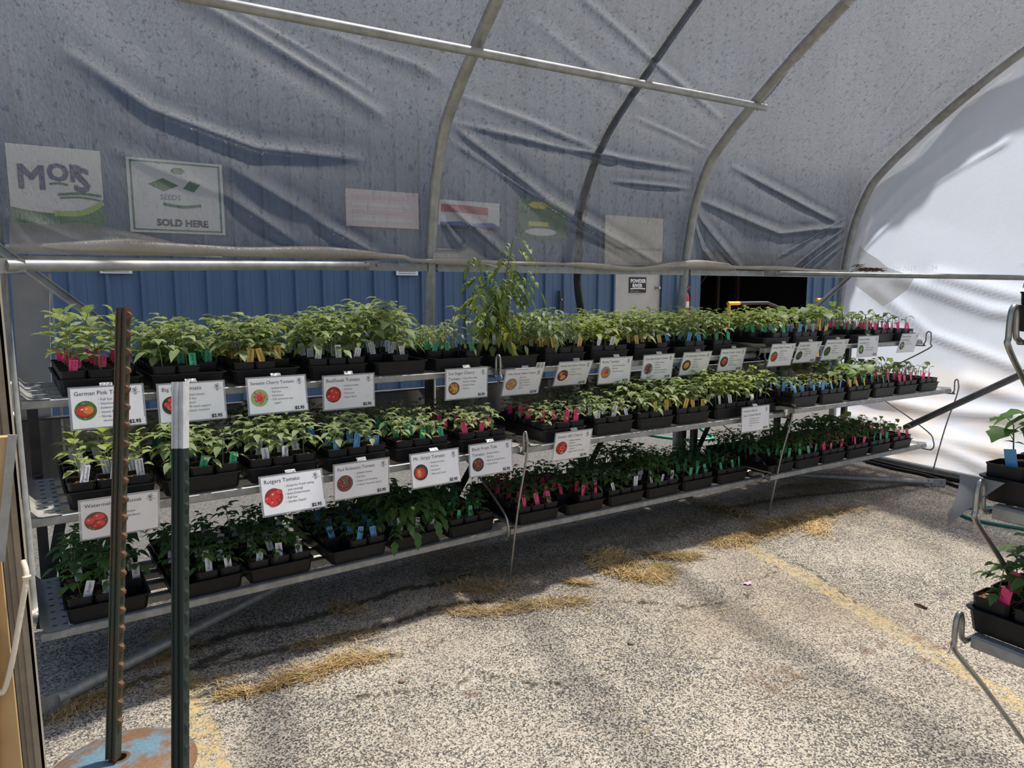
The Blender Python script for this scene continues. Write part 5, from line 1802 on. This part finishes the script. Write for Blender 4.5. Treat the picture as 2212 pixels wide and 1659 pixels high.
def make_sign(n, e):
    i, s, x0, x1, zt, dy, title, bul, fruit, price, where = e
    w, h = x1 - x0, .152
    ang = math.asin(max(-.5, min(.5, dy / h)))
    slope = math.atan2(.0, 1)
    m = RMAT[i] @ Matrix.Translation(((x0 + x1) / 2, SY[s] - .034, SZ[s] + zt)) @ Matrix.Rotation(ang, 4, 'X')
    nm = ' '.join(title)
    name = nm.split(' Tomato')[0] if 'Bundle' not in nm else nm
    o = empty('price_sign', mat=m, label='laminated white %s price sign %s' % (nm, where), cat='sign', group='laminated price signs along the benches')
    mb = MB()
    mb.span((-w / 2, -.0004, -h), (w / 2, .0012, 0))
    pw = w - .014
    mb.build('laminate_sleeve', M['sleeve'], o)
    mb = MB()
    mb.span((-pw / 2, -.0008, -h + .006), (pw / 2, -.0005, -.006))
    mb.build('paper', M['paper'], o)
    y = -.0012
    mb = MB()
    nb = MB()
    ts = .0205 if len(title[0]) < 19 else .018
    tl = -pw / 2 + .010
    if fruit is None:
        for k, t in enumerate(title): put_text(mb, t, .0175, tl, -.030 - k * .026, y, 0, maxw=pw * .74)
        for k, t in enumerate(bul): put_text(nb, t, .0085, -.055, -.075 - k * .0135, y, 1)
    else:
        for k, t in enumerate(title): put_text(mb, t, ts, tl, -.031 - k * .026, y, 0, maxw=pw * .76)
        bx = -pw / 2 + pw * .40
        z0 = -.052 if len(title) == 1 else -.054
        st_ = .0165 if len(bul) < 5 else .0150
        for k, t in enumerate(bul):
            if not t.strip(): continue
            ind = len(t) - len(t.lstrip())
            if not ind: disc_(nb, bx - .006, z0 - k * st_ + .0036, .0013, .0013, y, 1, 6)
            put_text(nb, t.strip(), .0118, bx + ind * .002, z0 - k * st_, y, 1, maxw=pw * .56)
    mb.build('title_lettering', [M['ink'], M['ink_grey']], o)
    nb.build('care_notes', [M['ink'], M['ink_grey']], o)
    if fruit:
        mb = MB()
        photo(mb, -pw / 2 + .042, -h + .056 if len(title) > 1 else -h + .068, .031 if len(title) > 1 else .034, *FR[fruit], n)
        mb.build('fruit_photo', PM, o)
    mb = MB()   # little plant emblem
    cx, cz = pw / 2 - .022, -.024
    for k, (a, l) in enumerate([(2.3, .012), (1.2, .014), (.35, .010), (2.9, .010), (1.75, .010)]):
        band_(mb, [(cx, cz - .004), (cx + l * .5 * math.cos(a) - .001, cz + l * .5 * math.sin(a) + .001), (cx + l * math.cos(a), cz + l * math.sin(a))], .0028, y, 0)
    band_(mb, [(cx - .014, cz - .006), (cx - .003, cz - .004), (cx + .015, cz - .007)], .002, y, 0)
    disc_(mb, cx, cz - .011, .006, .0035, y, 0, 10)
    mb.build('emblem', M['logo_grey'], o)
    if price:
        mb = MB()
        px = pw / 2 - .050
        quad_(mb, px - .003, -h + .0045, pw / 2 + .003, -h + .030, y - .0003, 0)
        put_text(mb, price, .0175, px, -h + .011, y - .0006, 1, maxw=.046, bold=.0007, font_shear=.25 if n in (5, 6) else 0.0)
        mb.build('price_label', [M['white'], M['violet_ink'] if n == 5 else M['ink']], o)
    if n == 5:   # stock sticker on the tray corner
        mb = MB()
        quad_(mb, pw / 2 - .048, -.004, pw / 2 + .004, .032, -.0016, 0)
        for k in range(9): quad_(mb, pw / 2 - .044, .002 + k * .003, pw / 2 - .024, .0035 + k * .003, -.0020, 1)
        for k in range(5): quad_(mb, pw / 2 - .018, .002 + k * .0055, pw / 2 - .004, .0045 + k * .0055, -.0020, 1)
        mb.build('stock_sticker', [M['white'], M['ink']], o)
    mb = MB()   # tape tab holding it to the tray rim
    mb.add([(-.02, -.0006, 0), (.02, -.0006, 0), (.02, .012, .012), (-.02, .012, .012)], [(0, 1, 2, 3)])
    mb.build('tape_tab', M['sleeve'], o)


for n, e in enumerate(B): make_sign(n, e)

# ------------------------------------------------------------------ steel T-posts and base
def tpost(p_top, p_bot, label, mats, studs, white_to=0.0, face=rt):
    p_top, p_bot = Vector(p_top), Vector(p_bot)
    L = (p_top - p_bot).length
    z = (p_top - p_bot).normalized()
    x = (Vector(face) - z * Vector(face).dot(z)).normalized()
    yv = z.cross(x)
    m = Matrix((x, yv, z)).transposed().to_4x4()
    m.translation = p_bot
    o = empty('fence_post', mat=m, label=label, cat='post')
    def body(z0, z1, mat, nm):
        mb = MB()
        # T section: ribbed web seen broadside, flange on the studded side
        mb.span((-.0185, -.0035, z0), (.0135, .0035, z1))
        mb.span((-.0185, -.0065, z0), (-.0145, .0065, z1))
        mb.span((.0130, -.0165, z0), (.0170, .0165, z1))
        mb.tube([(-.004, -.0045, z0), (-.004, -.0045, z1)], .0035, 6)
        mb.build(nm, mat, o)
    if white_to:
        body(0, L - white_to, mats[0], 'shaft')
        body(L - white_to, L, mats[1], 'painted_tip')
    else:
        body(0, L, mats[0], 'shaft')
    k = L - studs[1] - (white_to if white_to else 0)
    while k > .06:
        mb = MB()
        V = [(.0170, -.011, k - .011), (.0170, .011, k - .011), (.0170, .011, k + .013), (.0170, -.011, k + .013), (.0265 * studs[2] + .017 * (1 - studs[2]), -.007, k - .003), (.0265 * studs[2] + .017 * (1 - studs[2]), .007, k - .003), (.0265 * studs[2] + .017 * (1 - studs[2]), .007, k + .005), (.0265 * studs[2] + .017 * (1 - studs[2]), -.007, k + .005)]
        mb.add(V, [(0, 1, 5, 4), (1, 2, 6, 5), (2, 3, 7, 6), (3, 0, 4, 7), (4, 5, 6, 7), (0, 3, 2, 1)])
        k -= studs[0]
        mb.build('stud', mats[2], o)
    return o


M['stud'] = simple('worn_stud_steel', srgb(112, 84, 62), 0.6, 0.1, srgb(84, 62, 46), 60)
base1 = CAM + ray(243, 1640) * 2.105
tpost(CAM + ray(265.5, 665) * 2.12, base1, 'rusty green steel fence post standing in a blue disc', [M['post_rust'], M['post_rust'], M['stud']], (.0555, .024, 1.0))
t2 = CAM + ray(388, 825) * 1.82
b2 = CAM + ray(388, 1640) * 1.78
b2 = t2 + (b2 - t2) * (t2.z / (t2.z - b2.z))
tpost(t2, b2 + Vector((0, 0, .001)), 'dark green steel fence post with a white painted tip', [M['post_green'], M['white_paint'], M['post_green']], (.0555, .04, .55), white_to=.172)
dc = empty('disc_base', (base1.x + .018, base1.y + .01, 0.0), label='dished blue rusty steel disc on the asphalt holding the post', cat='post base')
mb = MB()
ri = .021
mb.lathe((0, 0, 0), [(ri, .047), (.06, .050), (.11, .045), (.16, .032), (.20, .014), (.212, .006), (.214, .002), (.205, .002), (.15, .024), (.09, .037), (ri, .040)], 40)
mb.build('dished_plate', M['disc'], dc, 60)
mb = MB()
mb.lathe((0, 0, 0), [(.0195, .012), (.0195, .049), (.024, .0505), (.030, .0485)], 20)
mb.build('rusted_hole_rim', M['stud'], dc, 60)

# ------------------------------------------------------------------ doorway at the near edge
p = onY(97, 1659, 1.42)
dp = empty('door_post', (p.x, 1.42, 0), label='galvanised channel door post at the near picture edge', cat='post')
mb = MB()
w = .034
mb.span((-w, 0, .002), (0, .004, 1.95)); mb.span((-.004, 0, .002), (0, .045, 1.95)); mb.span((-w, 0, .002), (-w + .004, .045, 1.95))
for k in (.35, .62): mb.span((-w * k - .0012, -.003, .002), (-w * k + .0012, .001, 1.95))
M['post_beige'] = simple('weathered_channel', srgb(176, 166, 150), 0.6, 0.1, srgb(150, 142, 128), 12)
mb.build('channel', M['post_beige'], dp)
b = onY(50, 1659, 1.36)
dr = empty('door_leaf', (b.x, 1.36, 0.03), label='plywood door leaf edge beside the galvanised door post', cat='door')
mb = MB()
mb.span((-.030, -.02, 0), (0, .0, 1.9))
mb.build('plywood', M['wood'], dr)
mb = MB()
mb.span((-.20, -.025, 0), (-.031, .0, 1.9))
mb.build('door_skin', M['galv_dark'], dr)
lb = empty('leaning_board', onY(-60, 1300, 1.33), label='tan board with a metal strip leaning at the near picture edge', cat='board')
q = [onY(a_, b_, 1.325) - lb.location for a_, b_ in ((-45, 948), (23, 944), (-4, 1212), (-110, 1500), (-220, 1500))]
for p_ in q[3:]: p_.z = .003 - lb.location.z
mb = MB()
mb.add(q + [p_ + Vector((0, .02, 0)) for p_ in q], [(0, 1, 2, 3, 4), (9, 8, 7, 6, 5)] + [(i, 5 + i, 5 + (i + 1) % 5, (i + 1) % 5) for i in range(5)])
mb.build('board', M['wood'], lb)
mb = MB()
mb.tube([q[1] + Vector((.003, -.004, .004)), q[2] + Vector((.003, -.004, 0))], 0, prof=[(-.006, -.002), (.006, -.002), (.006, .002), (-.006, .002)], upv=(0, -1, 0))
mb.build('metal_strip', M['galv_dull'], lb)
rp = catmull([onY(50, 1212, 1.36), onY(57, 1246, 1.34), onY(44, 1330, 1.335), onY(28, 1420, 1.33), onY(16, 1470, 1.33), onY(8, 1492, 1.33), onY(0, 1496, 1.33), onY(-30, 1480, 1.33)], 6)
mb = MB()
mb.tube(rp, .0042, 8)
mb.lathe(tuple(onY(58, 1247, 1.34)), [(0, -.006), (.006, -.003), (.0065, .002), (0, .006)], 8)
tag(mb.build('rope', M['rope'], smooth=60), 'thin white rope hanging from the door post', 'rope')

# ------------------------------------------------------------------ hoses, straw, weeds and litter on the floor
def hose(pts, r, label, mat='hose'):
    mb = MB()
    mb.tube(catmull([(p[0], p[1], r + .001) for p in pts], 6), r, 8)
    tag(mb.build('garden_hose', M[mat], smooth=60), label, 'hose')


hose([onZ(2230, 1112), onZ(2150, 1100), onZ(2095, 1100), onZ(2072, 1106), onZ(2075, 1114), onZ(2110, 1128), onZ(2212, 1146), onZ(2300, 1160)], .011, 'green garden hose loop on the asphalt by the aisle bench')
hose([onZ(1385, 938), onZ(1420, 946), onZ(1480, 952), onZ(1540, 950), onZ(1512, 925), onZ(1530, 905)], .014, 'teal garden hose lying outside behind the middle bench')
hose([onZ(1870, 1000), onZ(1935, 1016), onZ(2000, 1030), onZ(2080, 1058), onZ(2180, 1090)], .012, 'black hose lying along the end wall foot', 'rubber')

mb = MB()
p = onZ(1922, 996, .03)
mb.lathe((0, 0, 0), [(0, -.05), (.009, -.05), (.010, -.02), (.014, -.018), (.014, .02), (.010, .03), (.012, .045), (0, .045)], 12, 0, Matrix.Rotation(PI / 2, 3, 'Y'))
o = mb.build('hose_nozzle', M['yellow_paint'], smooth=40)
o.location = (p.x, p.y, .016)
tag(o, 'small yellow hose nozzle on the asphalt near the end wall corner', 'nozzle')
st = random.Random(9)
mb = MB()


def blade(x, y, L, a, z=.003):
    c, s = math.cos(a), math.sin(a)
    w = st.uniform(.0006, .0013)
    bend = st.uniform(-.25, .25)
    P = []
    for k, t in enumerate((-.5, 0, .5)):
        zz = z + st.uniform(0, .010) * (1 if k != 1 else .6)
        bx, by = x + c * L * t - s * bend * L * t * t, y + s * L * t + c * bend * L * t * t
        P += [(bx - s * w, by + c * w, zz), (bx + s * w, by - c * w, zz + .0006)]
    mb.add(P, [(0, 1, 3, 2), (2, 3, 5, 4)])


def patch(pts, n, w, dirn=None, ring=False):
    q = g2(*pts)
    seg = [(q[i], q[i + 1]) for i in range(len(q) - 1)]
    ln = [math.hypot(b[0] - a[0], b[1] - a[1]) for a, b in seg]
    for k in range(int(n * 1.6)):
        a, b = st.choices(seg, ln)[0]
        t = st.random()
        x, y = a[0] + (b[0] - a[0]) * t + st.gauss(0, w), a[1] + (b[1] - a[1]) * t + st.gauss(0, w)
        al = math.atan2(b[1] - a[1], b[0] - a[0]) + st.gauss(0, .7)
        blade(x, y, st.uniform(.03, .12), al, st.uniform(.002, .012))


patch([(1320, 1195), (1310, 1225), (1360, 1245), (1420, 1250), (1430, 1228)], 900, .045)
patch([(1400, 1200), (1460, 1205), (1510, 1200)], 360, .035)
patch([(1310, 1210), (1380, 1220)], 300, .045)
patch([(1545, 1178), (1600, 1165), (1660, 1150), (1700, 1135)], 900, .05)
patch([(1640, 1140), (1760, 1120), (1760, 1155)], 800, .055)
patch([(1700, 1128), (1800, 1105), (1870, 1102)], 420, .05)
patch([(1520, 1090), (1580, 1105), (1640, 1122)], 420, .05)
patch([(1700, 1055), (1780, 1050), (1830, 1045)], 380, .06)
patch([(1230, 1160), (1400, 1150), (1500, 1120)], 260, .08)
patch([(600, 1470), (680, 1455), (740, 1430), (820, 1420)], 420, .032)
patch([(470, 1505), (560, 1492), (620, 1475)], 160, .02)
patch([(640, 1400), (720, 1385), (800, 1370)], 150, .03)
patch([(720, 1310), (780, 1325)], 120, .03)
patch([(960, 1320), (1060, 1325), (1140, 1310), (1270, 1300)], 420, .03)
patch([(980, 1265), (1060, 1275), (1090, 1262)], 300, .05)
patch([(1230, 1260), (1270, 1262)], 90, .022)
patch([(300, 1445), (360, 1420), (420, 1405)], 170, .03)
patch([(110, 1560), (180, 1525), (260, 1490)], 220, .03)
patch([(330, 1490), (420, 1480), (500, 1470)], 110, .03)
patch([(850, 1180), (950, 1190), (1060, 1200)], 220, .07)
for k in range(140):
    x, y = st.uniform(.3, 4.6), st.uniform(1.2, 2.9)
    blade(x, y, st.uniform(.02, .08), st.uniform(0, 3.1))
tag(mb.build('straw', M['straw']), 'loose dry straw scattered in drifts over the asphalt', 'straw', kind='stuff')


def weed(px, py, n, L, label, up_=.3):
    p = onZ(px, py)
    q = random.Random(px)
    d = new()
    for k in range(n):
        a = 6.28 * k / n + q.uniform(-.3, .3)
        l = L * q.uniform(.6, 1.1)
        leaflet(d, (0, 0, .004), (math.cos(a), math.sin(a), up_ * q.uniform(.5, 1.6)), (0, 0, 1), l, l * q.uniform(.16, .26), 0, 5, False, .5)
    o = link('weed', np_mesh('weed', d['v'], d['f'], M['leaf_yel'], smooth=180), None, (p.x, p.y, .002))
    tag(o, label, 'weed')


weed(1432, 1228, 12, .085, 'larger green weed rosette growing in the straw heap')
weed(1360, 1217, 8, .05, 'smaller green weed growing in the straw heap')
weed(655, 1464, 6, .04, 'tiny green weed sprouting from the pavement crack', 1.0)
weed(697, 1392, 6, .035, 'tiny weed in the shaded crack below the near bench', .8)
mb = MB()
p = onZ(1616, 1262)
V = [(p.x + .024 * math.cos(a) * (1 + .3 * math.sin(3 * a)), p.y + .018 * math.sin(a), .003 + .006 * (i % 2)) for i, a in enumerate(np.linspace(0, 2 * PI, 11)[:-1])]
mb.add([(p.x, p.y, .002)] + V, [(0, 1 + i, 1 + (i + 1) % 10) for i in range(10)])
tag(mb.build('petal', M['petal'], smooth=60), 'crumpled pink petal lying on the asphalt', 'petal')
mb = MB()
a, b = onZ(1975, 1307), onZ(2003, 1317)
mb.tube([(a.x, a.y, .007), ((a.x + b.x) / 2, (a.y + b.y) / 2 + .004, .010), (b.x, b.y, .006)], [.004, .007, .005], 7)
tag(mb.build('twig', M['brown_wood'], smooth=60), 'short brown twig lying on the asphalt', 'twig')


def pebble(px, py, r, label):
    q = random.Random(px)
    mb = MB()
    p = onZ(px, py)
    mb.lathe((p.x, p.y, 0), [(0, 0), (r, .002), (r * 1.1, r * .35), (r * .8, r * .75), (r * .3, r * .9), (0, r * .9)], 9)
    mb.v = [(x + q.uniform(-.1, .1) * r, y + q.uniform(-.1, .1) * r, z) for x, y, z in mb.v]
    tag(mb.build('pebble', M['stone'], smooth=180), label, 'pebble')


pebble(1362, 1391, .013, 'tan pebble lying on the open asphalt')
pebble(2001, 1051, .024, 'pale pebble beside the ground brace at the end wall')
pebble(868, 1473, .012, 'flat grey pebble below the straw line')
# ------------------------------------------------------------------ light
w = bpy.data.worlds.new('world')
scene.world = w
w.use_nodes = True
t = w.node_tree
t.nodes.clear()
sky = N(t, 'ShaderNodeTexSky')
sky.sky_type = 'NISHITA'
sky.sun_disc = False
sky.sun_elevation = rad(62)
sky.sun_rotation = rad(110)
sky.air_density, sky.dust_density, sky.ozone_density = 1.0, 2.5, 1.0
bg = N(t, 'ShaderNodeBackground', inp={0: sky.outputs[0], 1: 0.13})
t.links.new(bg.outputs[0], N(t, 'ShaderNodeOutputWorld').inputs[0])
sun = bpy.data.lights.new('sun', 'SUN')
sun.energy = 9.0
sun.angle = rad(3.0)
sun.color = (1.0, 0.95, 0.87)
so = bpy.data.objects.new('sun', sun)
EL, AZ = rad(67), Vector((0.96, 0.15, 0)).normalized()
d = Vector((AZ.x * math.cos(EL), AZ.y * math.cos(EL), math.sin(EL)))
so.rotation_euler = d.to_track_quat('Z', 'Y').to_euler()
so.location = (3, -1, 8)
col.objects.link(so)

vs = scene.view_settings
vs.view_transform = 'Standard'
vs.look = 'None'
vs.exposure = 0.5
vs.gamma = 1.0
vs.use_curve_mapping = False
cy = scene.cycles
cy.max_bounces = 7
cy.diffuse_bounces = 3
cy.glossy_bounces = 2
cy.transmission_bounces = 3
cy.transparent_max_bounces = 10
cy.caustics_reflective = False
cy.caustics_refractive = False
cy.use_denoising = True
cy.sample_clamp_indirect = 6.0
